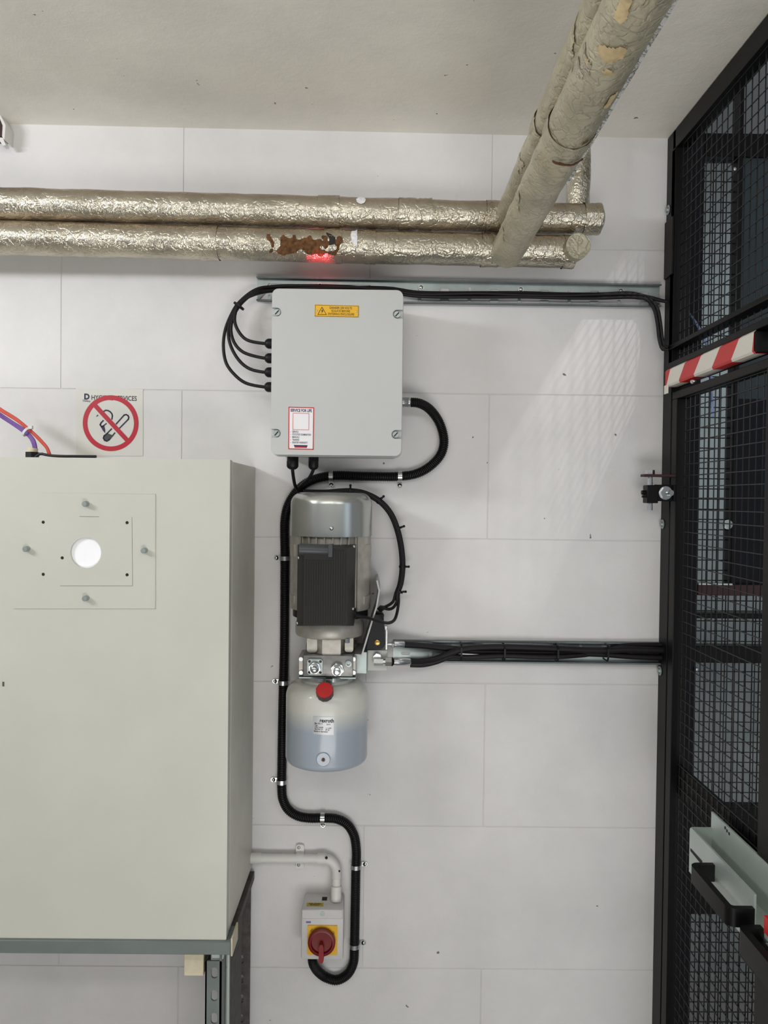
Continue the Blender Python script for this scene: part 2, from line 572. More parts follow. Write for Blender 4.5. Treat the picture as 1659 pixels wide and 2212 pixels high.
up, uax, uat, urad, ua, ub, ud, uL = hpipe('insulated_pipe', 'upper foil lagged pipe along the wall below the ceiling, silver and crinkled', 442, 474, 1288, S(36, -.1), S(31, -.06), -.085, -.06)
lo_, lax, lat_, lrad, la, lb, ldv, lL = hpipe('insulated_pipe', 'lower foil lagged pipe along the wall, torn open above the control box', 514, 545, 1238, S(37, -.1), S(33, -.06), -.085, -.06)
def band(th, ax, x, w_, r, amp=.0022, m='foil'):
    g = G()
    n, mrows = 44, 9
    vs = []
    for i in range(mrows):
        for k in range(n):
            ang = 2 * math.pi * k / n
            xx = x + w_ * (i / (mrows - 1) - .5)
            p = ax(xx, ang, r)
            vs.append(ax(xx, ang, r + .0006 + amp * abs(mnoise.noise(p * 60)) + amp * .6 * abs(mnoise.noise(p * 160 + Vector((3, 1, 2))))))
    g.add(vs, [(i * n + k, i * n + (k + 1) % n, (i + 1) * n + (k + 1) % n, (i + 1) * n + k) for i in range(mrows - 1) for k in range(n)], True)
    part('tape_band', g, m, th)
for px, w_ in ((712, .036), (880, .03), (918, .022), (1066, .03), (1278, .03)):
    band(up, uax, uat(px), w_, urad(uat(px)))
for px, w_ in ((455, .03), (720, .03), (800, .02), (1058, .03), (1226, .02)):
    band(lo_, lax, lat_(px), w_, lrad(lat_(px)))
# rounded stub ends
part('end_cap', G().ball(ub, S(31.5, -.06), 28, (.55, 1, 1)), 'foil', up)
part('end_cap', G().cyl(lb + Vector((-.003, -.012, 0)), lb + Vector((-.003, -.012, 0)) + Vector((.002, -.028, -.002)), S(27, -.1), n=32), 'foil_old', lo_)
# paint splashes and the torn lagging
x = uat(780); part('paint_splash', ragged(uax, x - .009, x + .009, R(38), R(78), urad(x), -3, 3, 24, 24, 40, .001, True, True), 'print_white', up, 'round splash of white paint')
x = lat_(764); part('paint_splash', ragged(lax, x - .006, x + .007, R(28), R(112), lrad(x), .05, 5, 16, 30, 60, .001), 'print_white', lo_, 'run of white paint')
x = lat_(672); part('torn_lagging', ragged(lax, x - .072, x + .056, R(74), R(146), lrad(x), .02, 9, 100, 48, 80, .0018), 'rust', lo_, 'torn rusty brown patch')
x = lat_(722); part('torn_hole', ragged(lax, x - .012, x + .012, R(60), R(118), lrad(x), .25, 12, 20, 26, 60, .002), 'dark_hole', lo_, 'dark split in the foil')

# pipes that come off the wall towards the room
c1 = Vector((.2185, 0, CAM.z + .488)); c2 = Vector((.2120, 0, CAM.z + .4235))
def ypipe(name, label, cx, cz, r, y0, y1, m):
    a, b = Vector((cx, y0, cz)), Vector((cx, y1, cz))
    th = thing(name, label, 'pipe', a, 'foil lagged pipes coming out from the wall')
    part('lagging', G().tube(line(a, b, 170), None, 40, rf=crinkle(r, .0013, 26)), m, th)
    def ax(x, ang, rr):
        return Vector((cx, -.04 - x, cz)) + Vector((math.sin(ang), 0, math.cos(ang))) * rr
    return th, ax
yp1, y1ax = ypipe('insulated_pipe', 'upper left one of two aged lagged pipes running out from wall under ceiling', c1.x, c1.z, .0255, -.065, -1.9, 'foil_old')
yp2, y2ax = ypipe('insulated_pipe', 'larger lower right one of two aged lagged pipes under ceiling, with torn brown band', c2.x, c2.z, .0272, -.078, -1.9, 'foil_old')
band(yp2, y2ax, .475, .03, .0272, .003, 'foil_old')
band(yp1, y1ax, .35, .03, .0255, .003, 'foil_old')
part('torn_lagging', ragged(y2ax, .448, .462, R(110), R(250), .0272, .25, 4, 20, 70, 70, .0035), 'rust', yp2, 'brown torn edge of a lagging joint')
part('torn_lagging', ragged(y2ax, .50, .512, R(100), R(170), .0272, .3, 8, 14, 40, 70, .0015), 'rust', yp2, 'brown split in the lagging')
for (fn, th_, r_, x_, a0, a1, sd) in ((y2ax, yp2, .0272, .62, 215, 300, 1), (y2ax, yp2, .0272, .30, 225, 290, 2), (y2ax, yp2, .0272, .74, 150, 210, 3), (y2ax, yp2, .0272, .15, 220, 280, 4),
                                      (y1ax, yp1, .0255, .55, 215, 290, 5), (y1ax, yp1, .0255, .25, 215, 300, 6), (y1ax, yp1, .0255, .75, 215, 290, 7)):
    part('foil_patch', ragged(fn, x_ - .035, x_ + .035, R(a0), R(a1), r_, .45, sd * 3, 34, 24, 70, .0008), 'foil' if sd in (1, 7) else 'foil_old', th_)
for (x_, a0, a1, sd) in ((.66, 170, 250, 1), (.72, 200, 240, 5), (.58, 140, 170, 8)):
    part('tan_patch', ragged(y2ax, x_ - .03, x_ + .04, R(a0), R(a1), .0272, .35, sd * 5, 34, 24, 60, .0008), 'tan_paper', yp2, 'tan exposed paper backing')
# loose bright foil flap hanging along the right side of the lower pipe
g = G()
pts = []
for i in range(120):
    x = .35 + i * .009
    wv = .0035 + .004 * abs(mnoise.noise(Vector((x * 14, 0, 0))))
    p = y2ax(x, R(112), .0274)
    pts.append((p, p + Vector((wv * .8, 0, -wv * .3))))
vs = [q for pr in pts for q in pr]
g.add(vs, [(2 * i, 2 * i + 1, 2 * i + 3, 2 * i + 2) for i in range(119)])
g.add([v + Vector((-.0002, 0, .0008)) for v in vs], [(2 * i, 2 * i + 1, 2 * i + 3, 2 * i + 2) for i in range(119)])
part('foil_flap', g, 'foil_bright', yp2, 'bright loose edge of foil tape')
# riser to the ceiling
a = P(1248, 450, -.05); a.z = ub.z
b = Vector((a.x, a.y, slopez(a.x)))
th = thing('insulated_pipe', 'short vertical foil lagged riser between upper pipe stub and ceiling', 'pipe', a)
part('lagging', G().tube(line(a, b, 30), None, 36, rf=crinkle(S(25, -.05), .0016, 30)), 'foil', th)

# ================================================================ SLOTTED TRAYS
def tray(label, tl, tr, bl, br, slots, fl=.012, thick=.001):
    TL, TR, BL, BR = P(*tl), P(*tr), P(*bl), P(*br)
    th = thing('cable_tray', label, 'cable tray', BL, 'perforated steel cable trays')
    hol = []
    Lx = (TR - TL)
    for (px, row, kind, seg) in slots:
        t = (px - tl[0]) / (tr[0] - tl[0])
        top, bot = TL.lerp(TR, t), BL.lerp(BR, t)
        c = top.lerp(bot, row)
        w_, h_ = (S(20), S(7)) if kind == 'h' else (S(7), S(12))
        hol.append([(c.x + q[0], c.z + q[1]) for q in rrect(-w_ / 2, -h_ / 2, w_ / 2, h_ / 2, min(w_, h_) / 2 - 1e-5, 4)])
    g = G().prism([(BL.x, BL.z), (BR.x, BR.z), (TR.x, TR.z), (TL.x, TL.z)], hol, -.0006, -.0006 - thick)
    part('base_plate', g, 'galv', th)
    for A, B, s_ in ((TL, TR, 1), (BL, BR, -1)):
        g = G().hull8([A + Vector((0, -fl, -.0005)), A + Vector((0, -fl, .0007)), A + Vector((0, -.0006, -.0005)), A + Vector((0, -.0006, .0007)),
                       B + Vector((0, -fl, -.0005)), B + Vector((0, -fl, .0007)), B + Vector((0, -.0006, -.0005)), B + Vector((0, -.0006, .0007))])
        g.hull8([A + Vector((0, -fl - .0002, -.0018)), A + Vector((0, -fl - .0002, .001)), A + Vector((0, -fl + .001, -.0018)), A + Vector((0, -fl + .001, .001)),
                 B + Vector((0, -fl - .0002, -.0018)), B + Vector((0, -fl - .0002, .001)), B + Vector((0, -fl + .001, -.0018)), B + Vector((0, -fl + .001, .001))])
        part('side_flange', g, 'galv_shaded', th)
    return th, TL, TR, BL, BR
sl = []
k = 0
px = 582.0
while px < 1412:
    kind = 'v' if k % 2 == 0 else 'h'
    sl.append((px, .36 if kind == 'h' else .33, kind, 0)); sl.append((px, .83, kind, 0))
    px += 53.9; k += 1
tr1, TL, TR_, BL, BR = tray('long perforated galvanised cable tray running from behind control box to mesh gate', (556, 602), (1424, 619), (556, 651), (1424, 664), sl)
for px in (691, 909, 1124, 1340):
    t = (px - 556) / 868
    c = TL.lerp(TR_, t).lerp(BL.lerp(BR, t), .27)
    g = G().ball(c + Vector((0, -.003, 0)), .0038, 14, (1, .6, 1)).cyl(c + Vector((0, -.0012, 0)), c + Vector((0, -.0025, 0)), .0048, n=18)
    part('fixing_screw', g, 'zinc', tr1)
sl = []
k = 0
px = 876.0
while px < 1412:
    kind = 'h' if k % 2 == 0 else 'v'
    sl.append((px, .17, kind, 0)); sl.append((px, .66, kind, 0))
    px += 54; k += 1
tr2, TL2, TR2, BL2, BR2 = tray('shorter perforated galvanised tray under the black hydraulic hoses', (849, 1382), (1424, 1387), (849, 1425), (1424, 1431), sl)
c = P(1198, 1391, 0)
part('fixing_screw', G().ball(c + Vector((0, -.003, 0)), .004, 14, (1, .6, 1)), 'zinc', tr2)

# ================================================================ CONTROL BOX
YF = -.135
A, B, C_, D = P(585.5, 622.5, YF), P(870.5, 627.5, YF), P(587, 982, YF), P(867, 985, YF)
x0, x1 = (A.x + C_.x) / 2, (B.x + D.x) / 2
z0, z1 = (C_.z + D.z) / 2, (A.z + B.z) / 2
box = thing('control_box', 'light grey electrical enclosure with yellow danger plate and service sticker', 'electrical box', ((x0 + x1) / 2, 0, z0))
rc = .0105
part('body', G().prism(rrect(x0 + .002, z0 + .002, x1 - .002, z1 - .002, rc), [], -.0005, YF + .034, smooth_side=False), 'lid', box)
part('body_rim', G().prism(rrect(x0 - .0005, z0 - .0015, x1 + .0015, z1 + .0005, rc), [], YF + .034, YF + .020), 'lid', box)
part('gasket', G().prism(rrect(x0 + .003, z0 + .003, x1 - .003, z1 - .003, rc), [], YF + .020, YF + .0175), 'dark_hole', box, 'thin dark gasket line')
lidp = part('lid', G().prism(rrect(x0, z0, x1, z1, rc), [], YF + .0175, YF + .0065), 'lid', box)
scr = [P(598, 674, YF), P(858, 678.5, YF), P(597, 936, YF), P(855, 938.5, YF)]
r_s = S(9.5, YF)
# outline with a notch at each screw
def arc(cx, cz, r, a0, a1, n=8):
    return [(cx + r * math.cos(R(a0 + (a1 - a0) * k / n)), cz + r * math.sin(R(a0 + (a1 - a0) * k / n))) for k in range(n + 1)]
out = []
out += arc(x1 - rc, z1 - rc, rc, 0, 90, 6) + arc(x0 + rc, z1 - rc, rc, 90, 180, 6)
for s_ in (scr[0], scr[2]):
    out += [(x0, s_.z + r_s)] + arc(s_.x, s_.z, r_s, 90, -90) + [(x0, s_.z - r_s)]
out += arc(x0 + rc, z0 + rc, rc, 180, 270, 6) + arc(x1 - rc, z0 + rc, rc, 270, 360, 6)
for s_ in (scr[3], scr[1]):
    out += [(x1, s_.z - r_s)] + arc(s_.x, s_.z, r_s, 270, 90) + [(x1, s_.z + r_s)]
part('cover_plate', G().prism(out, [], YF + .0065, YF), 'lid', lidp)
for s_ in scr:
    c = Vector((s_.x, YF, s_.z))
    ang = R(-42)
    d = Vector((math.sin(-ang), 0, math.cos(ang)))
    g = G().cyl(c + Vector((0, .0064, 0)), c + Vector((0, .002, 0)), r_s * .72, n=28)
    q = part('lid_screw', g, 'galv', box)
    e = Vector((0, 1, 0)).cross(d) * .0008
    a_, b_ = c + d * r_s * .6, c - d * r_s * .6
    part('screw_slot', G().hull8([a_ - e + Vector((0, .0014, 0)), a_ - e + Vector((0, .0022, 0)), a_ + e + Vector((0, .0014, 0)), a_ + e + Vector((0, .0022, 0)),
                                  b_ - e + Vector((0, .0014, 0)), b_ - e + Vector((0, .0022, 0)), b_ + e + Vector((0, .0014, 0)), b_ + e + Vector((0, .0022, 0))]), 'dark_hole', q)
# danger plate
def quad_plate(tl, tr, bl, br, Y, th_, inset=0.0):
    a, b, c, d = P(*tl, Y), P(*tr, Y), P(*bl, Y), P(*br, Y)
    cc = (a + b + c + d) / 4
    a, b, c, d = [q + (cc - q).normalized() * inset for q in (a, b, c, d)]
    return G().hull8([c + Vector((0, -th_, 0)), a + Vector((0, -th_, 0)), c, a, d + Vector((0, -th_, 0)), b + Vector((0, -th_, 0)), d, b])
ty = YF - .0001
pl = part('danger_plate', quad_plate((680, 658), (775, 660.5), (679.5, 683.5), (774.5, 685.5), ty, .0008), 'yellow', box)
YT = ty - .0010
def outl(pts, w_, Y, close=True, m='print_black', parent=None, name='outline', d=.0001):
    """thin strips along a 2D polyline (points in world at depth Y)"""
    g = G()
    n = len(pts)
    for i in range(n if close else n - 1):
        a, b = Vector(pts[i]), Vector(pts[(i + 1) % n])
        e = (b - a).normalized()
        nn = Vector((-e.z, 0, e.x)) * w_ / 2
        a, b = a - e * w_ * .3, b + e * w_ * .3
        dy = Vector((0, -d, 0))
        g.hull8([a - nn + dy, a - nn, a + nn + dy, a + nn, b - nn + dy, b - nn, b + nn + dy, b + nn])
    return part(name, g, m, parent)
outl([P(*q, YT) for q in ((681, 659), (774, 661.3), (773.6, 684.4), (680.6, 682.6))], .0005, YT, True, 'print_black', pl, 'plate_border')
tri3 = [P(695.5, 663.5, YT), P(705, 679.5, YT), P(686.5, 679.2, YT)]
outl(tri3, .0008, YT, True, 'print_black', pl, 'warning_triangle')
g = G().prism([(P(*q, YT).x, P(*q, YT).z) for q in ((698, 666), (693.5, 672.5), (696, 672.3), (693.6, 678), (699, 670.8), (696.4, 671))], [], YT - .0001, YT)
part('lightning_symbol', g, 'print_black', pl)
for i, s_ in enumerate(('DANGER 230 VOLTS', 'ISOLATE BEFORE', 'ENTERING ENCLOSURE')):
    text(s_, .0051, P(736 + (0 if i < 2 else 1), 665.6 + 6.6 * i, YT), 'print_black', pl, bold=.0, U=(1, 0, -.01), fit=S((48, 40, 56)[i], YT))
for q in ((684, 671.5), (770, 673)):
    part('rivet', G().ball(P(*q, YT), .0014, 10, (1, .5, 1)), 'zinc', pl)
# service sticker
st = part('service_sticker', quad_plate((623.5, 878.5), (678.5, 880), (622.5, 970.5), (677.5, 972), ty, .0003), 'print_white', box)
YS = ty - .0004
outl([P(*q, YS) for q in ((624.4, 879.6), (677.6, 881), (676.4, 970.7), (623.6, 969.4))], .0016, YS, True, 'print_red', st, 'sticker_border')
text('SERVICE FOR LIFE', .0068, P(650.5, 887, YS), 'print_navy', st, bold=.03, U=(1, 0, -.015), fit=S(46, YS))
outl([P(*q, YS) for q in ((633, 892.5), (667.5, 893.2), (667, 928.5), (632.5, 927.8))], .0007, YS, True, 'print_red', st, 'red_square')
for i, s_ in enumerate(('SERVICE', 'STATUTORY EXAMINATION', 'MANUALS', 'TRAINING', 'REGISTER WARRANTY')):
    c = P(631.3, 932.6 + 5.8 * i, YS)
    text(s_, .0046, c, 'print_navy', st, U=(1, 0, -.015), align='LEFT', bold=.01, fit=S((13, 40, 15, 15, 33)[i], YS))
    part('bullet', G().cyl(P(627.8, 932.6 + 5.8 * i, YS), P(627.8, 932.6 + 5.8 * i, YS - .0001), .0005, n=8), 'print_navy', st)
q = part('logo_strip', quad_plate((634.5, 961), (664.5, 961.8), (636, 964.8), (663.5, 965.5), YS, .0001), 'print_navy', st)
part('logo_strip', quad_plate((636, 964.8), (663.5, 965.5), (636.4, 967.2), (662.5, 967.8), YS, .0001), 'print_red', st)
# glands on the left side and the bottom
bx = x0 + .002
GL = []
for py in (742.4, 774.0, 804.4, 836.2):
    c = P(580, py, -.06)
    a = Vector((bx, c.y, c.z))
    gl = part('cable_gland', G().hexn(a, a + Vector((-.0125, 0, 0)), .0094), 'black', box)
    g = G().lathe([(.0088, 0), (.0088, .006), (.0075, .009), (.0048, .0115)], a + Vector((-.0125, 0, 0)), (-1, 0, 0), 12)
    part('gland_dome', g, 'black', gl)
    GL.append(a + Vector((-.0235, 0, 0)))
BG = []
for px, r_g in ((632, .0108), (677, .0094)):
    c = P(px, 1003, -.075)
    a = Vector((c.x, c.y, z0 + .002))
    gl = part('cable_gland', G().hexn(a, a + Vector((0, 0, -.0095)), r_g), 'black', box)
    part('gland_dome', G().lathe([(r_g * .95, 0), (r_g * .95, .009), (r_g * .8, .012), (r_g * .45, .0145)], a + Vector((0, 0, -.0095)), (0, 0, -1), 12), 'black', gl)
    BG.append(a + Vector((0, 0, -.023)))
# metal conduit fitting on the right side
c = P(884, 869, -.045)
fa = Vector((x1 - .002, c.y, c.z))
ft = part('conduit_fitting', G().hexn(fa, fa + Vector((.005, 0, 0)), .0098), 'zinc', box, 'knurled nickel conduit adaptor')
part('barrel', G().lathe([(.0086, 0), (.0088, .002), (.0088, .010), (.0092, .0105), (.0092, .0135), (.008, .015)], fa + Vector((.005, 0, 0)), (1, 0, 0), 28), 'zinc', ft)
# red indicator lamp behind the top edge
c = P(688, 620, -.10)
la_ = Vector((c.x, -.098, z1 - .002))
it = part('indicator_lamp', G().cyl(la_, la_ + Vector((0, 0, .0012)), .003, n=16), 'black', box, 'small glowing red lamp')
Mle = Mat('glowing_red_lens')
Mle.b.inputs['Base Color'].default_value = (1, .05, .05, 1)
Mle.b.inputs['Emission Color'].default_value = (1, .03, .03, 1)
Mle.b.inputs['Emission Strength'].default_value = 8
M['led_on'] = Mle.m
part('lens', G().ball(la_ + Vector((0, 0, .0014)), .0018, 12), 'led_on', it)
l = bpy.data.lights.new('indicator_glow', 'SPOT')
l.energy, l.color, l.shadow_soft_size, l.spot_size, l.spot_blend = 1.5, (1, .05, .08), .003, R(50), 1
lo2 = bpy.data.objects.new('indicator_glow', l)
COL.objects.link(lo2); lo2.parent = it
lo2.location = la_ - BASE[box.name] + Vector((0, 0, .0065))
lo2.rotation_euler = (Vector((.0, .024, .05))).to_track_quat('-Z', 'Y').to_euler()

# ================================================================ CABLES ON THE UPPER TRAY
def pth(l, Y):
    return [P(q[0], q[1], q[2] if len(q) > 2 else Y) for q in l]
loops = [
    [(557, 742.4), (533, 734), (516, 717), (507, 694), (511, 668), (526, 648), (553, 635)],
    [(557, 774), (526, 761), (507, 742), (499, 715), (503, 688), (520, 657), (552, 632)],
    [(557, 804.4), (540, 797), (519, 781.5), (500, 751), (493, 717), (500, 686), (517, 657), (552, 629)],
    [(557, 836), (530, 827), (506, 808.6), (489, 785), (482.6, 751), (486, 715), (498, 683), (514, 656), (552, 626)]]
names = ['cable from topmost side gland, innermost of the four loops left of control box', 'cable from second side gland, second loop out left of control box',
         'cable from third side gland, third loop out left of control box', 'cable from lowest side gland, outermost loop left of control box']
for i in range(4):
    g0 = GL[i]
    dy = (i - 1.5) * 4.0
    body = [g0 + Vector((.006, 0, 0)), g0]
    body += [P(q[0], q[1], -.057 + .033 * k / len(loops[i])) for k, q in enumerate(loops[i])][(1 if i < 9 else 0):]
    wob = lambda px: 1.1 * math.sin(px * .021 + i * 2)
    Yb = -.0075 - (.0055 if i % 2 else 0)
    run = [(590, 624), (640, 621.5), (709, 620.5), (780, 622), (844, 628), (900, 635.5), (1041, 636.7), (1130, 638), (1221, 639), (1300, 638.5), (1366, 638)]
    body += [P(q[0], q[1] + (dy * .75 if q[0] > 850 else -dy * .75 + (dy * 1.5) * max(0, (q[0] - 700)) / 150 if q[0] > 700 else -dy * .75) + wob(q[0]), Yb) for q in run]
    if i < 2:
        body += [P(1402, 641 - dy * .3, -.010), P(1428, 648 - dy * .3, -.016), P(1442, 652, -.02)]
    else:
        o_ = (i - 2) * 7
        body += [P(1400 - o_ * .6, 645 + dy * .2, -.012 - .004 * (i - 2)), P(1419 - o_, 664 + o_ * .3, -.018), P(1427 - o_, 700, -.022), P(1431 - o_, 733, -.028), P(1436 - o_ * .6, 748 + o_, -.033), P(1445, 750 + o_ * .8, -.04)]
    single('power_cable', G().tube(spl(body, .006), S(3.5, -.02), 10), 'rubber', 'black ' + names[i], 'cable', 'black cables looping from glands to the tray')
def tie(c, d, r, Y, label, knob=None, grp='cable ties'):
    """cable tie: flattened ring round axis d, with a head and tail"""
    d = Vector(d).normalized()
    th = thing('cable_tie', label, 'cable tie', c, grp)
    part('strap', G().lathe([(r, -.0018), (r + .0007, -.0018), (r + .0007, .0018), (r, .0018)], c, d, 24, False), 'black', th)
    if knob:
        k = Vector(knob).normalized()
        part('head', G().box(c + k * (r + .001) - Vector((.0018, .0016, .0018)), c + k * (r + .001) + Vector((.0018, .0016, .0018)), .0004, 1), 'black', th)
        part('tail', G().cyl(c + k * r, c + k * (r + .0045), .0016, n=8).ball(c + k * (r + .005), .0024, 10), 'black', th)
    return th
c = P(516, 661, -.036)
tie(c, P(499, 690) - P(535, 640), S(12), 0, 'black cable tie round the four loops left of control box')

# ================================================================ CORRUGATED CONDUIT
cpts = [(893, 869, -.045), (905, 871, -.04), (928, 884, -.028), (950, 915, -.016), (959, 954, -.012), (952, 982), (928, 1008), (900, 1023), (864, 1029), (790, 1029), (715, 1028),
        (675, 1037, -.0135), (648, 1054, -.0155), (625, 1086, -.0135), (616, 1118), (615.5, 1204), (615, 1327), (614, 1412), (612, 1485), (610, 1581), (609, 1653), (608.5, 1696), (611, 1726),
        (622, 1748), (642, 1762), (667, 1767), (698, 1767), (727, 1769), (749, 1780), (764, 1803), (769.5, 1835), (768.5, 1889), (767, 1979), (765.5, 2047), (763, 2081),
        (750, 2105), (727, 2117), (704, 2111), (685, 2096, -.018), (676, 2080, -.026), (674.5, 2066, -.028)]
cp = [fa + Vector((.018, 0, 0))] + [P(q[0], q[1], q[2] if len(q) > 2 else -.0105) for q in cpts[1:]]
RC = S(10.2)
pitch = .0032
fine = spl(cp, pitch / 4)
# resample evenly
acc, out2 = 0.0, [fine[0]]
for i in range(1, len(fine)):
    dseg = (fine[i] - fine[i - 1]).length
    while acc + dseg >= pitch / 3:
        t = (pitch / 3 - acc) / dseg
        p_ = fine[i - 1].lerp(fine[i], t)
        out2.append(p_)
        fine[i - 1] = p_
        dseg = (fine[i] - p_).length
        acc = 0.0
    acc += dseg
prof = [RC, RC, RC * .86]
g = G().tube(out2, [prof[i % 3] for i in range(len(out2))], 14)
single('flexible_conduit', g, 'conduit', 'thick black corrugated conduit winding from control box down to red switch', 'conduit')
clipd = [((715, 1028), (1, 0), (0, -1), 'bright saddle clip on the horizontal conduit run, left one under control box'),
         ((864, 1029), (1, 0), (0, -1), 'bright saddle clip on the horizontal conduit run, right one under control box'),
         ((615.5, 1206), (0, 1), (-1, 0), 'saddle clip on the vertical conduit beside the motor'),
         ((612, 1474), (0, 1), (-1, 0), 'saddle clip on the vertical conduit beside the neck of the oil tank'),
         ((608.5, 1688), (0, 1), (-1, 0), 'saddle clip on the vertical conduit below the oil tank'),
         ((697, 1767), (1, 0), (0, -1), 'saddle clip on the short level bend of conduit between tank and switch'),
         ((769, 1871), (0, 1), (1, 0), 'saddle clip on the lower conduit run right of white pipe elbow'),
         ((765.7, 2042), (0, 1), (1, 0), 'saddle clip on the lower conduit run right of the red rotary switch')]
for (px, py), ax, tab, lb_ in clipd:
    c = P(px, py, -.0105)
    d = Vector((ax[0], 0, ax[1]))
    t_ = Vector((tab[0], 0, tab[1]))
    th = thing('saddle_clip', lb_, 'pipe clip', c, 'metal saddle clips on black conduit')
    # arch over the conduit
    g = G()
    n = 14
    vs, fs = [], []
    r0, r1 = RC + .0004, RC + .0016
    for k in range(n + 1):
        a = math.pi * k / n
        for rr in (r0, r1):
            q = c + t_ * rr * math.cos(a) + Vector((0, -1, 0)) * rr * math.sin(a) * .98
            vs += [q - d * .0038, q + d * .0038]
    for k in range(n):
        b_ = 4 * k
        fs += [(b_, b_ + 1, b_ + 5, b_ + 4), (b_ + 2, b_ + 6, b_ + 7, b_ + 3), (b_, b_ + 4, b_ + 6, b_ + 2), (b_ + 1, b_ + 3, b_ + 7, b_ + 5)]
    g.add(vs, fs, True)
    part('band', g, 'zinc', th)
    for sgn in ((1, -1) if lb_.startswith('saddle clip on the lower') is False else (1,)):
        if sgn == -1: continue
        f0 = c + t_ * (RC + .001) * sgn
        f0.y = -.0015
        tip = f0 + t_ * .0072 * sgn
        e = d * .0038
        g = G().hull8([f0 - e + Vector((0, -.0012, 0)), f0 - e + Vector((0, .001, 0)), f0 + e + Vector((0, -.0012, 0)), f0 + e + Vector((0, .001, 0)),
                       tip - e + Vector((0, -.0012, 0)), tip - e + Vector((0, .001, 0)), tip + e + Vector((0, -.0012, 0)), tip + e + Vector((0, .001, 0))])
        g.cyl(tip + Vector((0, -.0012, 0)), tip + Vector((0, .001, 0)), .0042, n=18)
        part('foot', g, 'zinc', th)
        q = part('screw', G().ball(tip + Vector((0, -.0012, 0)), .0028, 12, (1, .6, 1)), 'zinc', th)

# ================================================================ GLAND TAILS AND MOTOR CABLES
single('gland_tail', G().tube(spl([BG[0] + Vector((0, 0, .008)), BG[0], P(634, 1032, -.06), P(638, 1050, -.045), P(646, 1060, -.03), P(654, 1064, -.022)], .004), S(3.6, -.05), 10), 'rubber',
       'black cable dropping from the larger bottom gland to the conduit bend', 'cable')
single('gland_tail', G().tube(spl([BG[1] + Vector((0, 0, .008)), BG[1], P(668, 1032, -.06), P(657, 1043, -.045), P(648, 1052, -.032), P(643, 1062, -.03), P(650, 1067, -.027)], .004), S(3.6, -.05), 10), 'rubber',
       'black cable slanting from the smaller bottom gland to the conduit bend', 'cable')
common = [(656, 1063), (680, 1064), (703, 1064), (735, 1061.5), (757, 1061), (785, 1065), (818, 1081), (843, 1108), (858, 1143), (867, 1184), (869.5, 1225), (865, 1262), (858, 1282)]
def mc(off, yoff, tail, label):
    pts = []
    n = len(common)
    for i, q in enumerate(common):
        a, b = common[max(i - 1, 0)], common[min(i + 1, n - 1)]
        tx, ty_ = b[0] - a[0], b[1] - a[1]
        L = math.hypot(tx, ty_)
        pts.append(P(q[0] - ty_ / L * off, q[1] + tx / L * off, -.026 + yoff))
    pts += [P(*q) for q in tail]
    single('motor_cable', G().tube(spl(pts, .005), S(3.3, -.03), 10), 'rubber', label, 'cable', 'black cables arching round the motor')
mc(3.4, 0, [(849, 1300, -.03), (838, 1308, -.035), (828, 1313, -.04)], 'black cable arching round motor, inner one ending at small dark connector')
mc(0, -.006, [(857, 1300, -.03), (849, 1313, -.036), (840, 1316, -.04), (830, 1314, -.042)], 'black cable arching round motor, middle one curling into small dark connector')
mc(-3.2, .002, [(861, 1300, -.03), (858, 1322, -.035), (852, 1339, -.05), (840, 1345.5, -.07), (816, 1341, -.11), (790, 1333.5, -.135), (763, 1329.5, -.145)], 'black cable arching round motor, outer one returning to the terminal box')
for px, py, d, kn, lb_ in ((757, 1061.5, (1, 0, 0), (0, -.3, 1), 'small black cable tie on the motor cables right above the cowl'), (819, 1081.5, (1, 0, -.75), (.7, 0, .7), 'small black cable tie at upper shoulder of motor cable arch'),
                      (860, 1141, (.3, 0, -1), (1, 0, .35), 'small black cable tie on arch level with cowl bottom edge'), (869.5, 1224, (0, 0, 1), (1, 0, 0), 'small black cable tie on arch right of terminal box'),
                      (863, 1278, (-.3, 0, -1), (1, 0, 0), 'lowest small black cable tie where motor cables part')):
    tie(P(px, py, -.028), d, S(7.2, -.03), 0, lb_, kn)
c = P(822, 1315, -.04)
g = G().prism([(-.006, 0), (0, -.0062), (.0095, .001), (.007, .005), (-.001, .0055)], [], -.005, .005, O=c, U=(1, 0, 0), V=(0, 0, 1))
single('plug_connector', g, 'black', 'small dark pointed connector above the solenoid', 'connector')

# ================================================================ HYDRAULIC POWER UNIT
YC = -.078
ctr = P(715.5, 1155, YC)
RM = S(88.5, YC)
def zc(py, Y=YC): return P(716, py, Y).z
pu = thing('hydraulic_power_unit', 'silver electric motor on cast pump block above translucent white oil tank', 'hydraulic pump', (ctr.x, YC, zc(1668, -.14)))
o = Vector((ctr.x, YC, 0))
zt_, zb_ = zc(1064), zc(1156)
rr = .020
prf = [(RM - .003, zb_), (RM, zb_), (RM, zb_ + .003), (RM * .99, zt_ - rr)]
for k in range(1, 8):
    a = R(90 * k / 7)
    prf.append((RM * .99 - rr + rr * math.cos(a), zt_ - rr + rr * math.sin(a)))
prf.append((.03, zt_ + .0002))
part('fan_cowl', G().lathe(prf, o, n=72), 'cowl', pu)
sc_ = P(716, 1141, YC - RM)
part('cowl_screw', G().ball(Vector((sc_.x, YC - RM, sc_.z)), .0036, 12, (1, .6, 1)), 'zinc', pu)
zb2 = zc(1309)
part('stator_body', G().lathe([(RM - .011, zb2), (RM - .009, zb2 + .002), (RM - .009, zb_)], o, n=64), 'cast', pu)
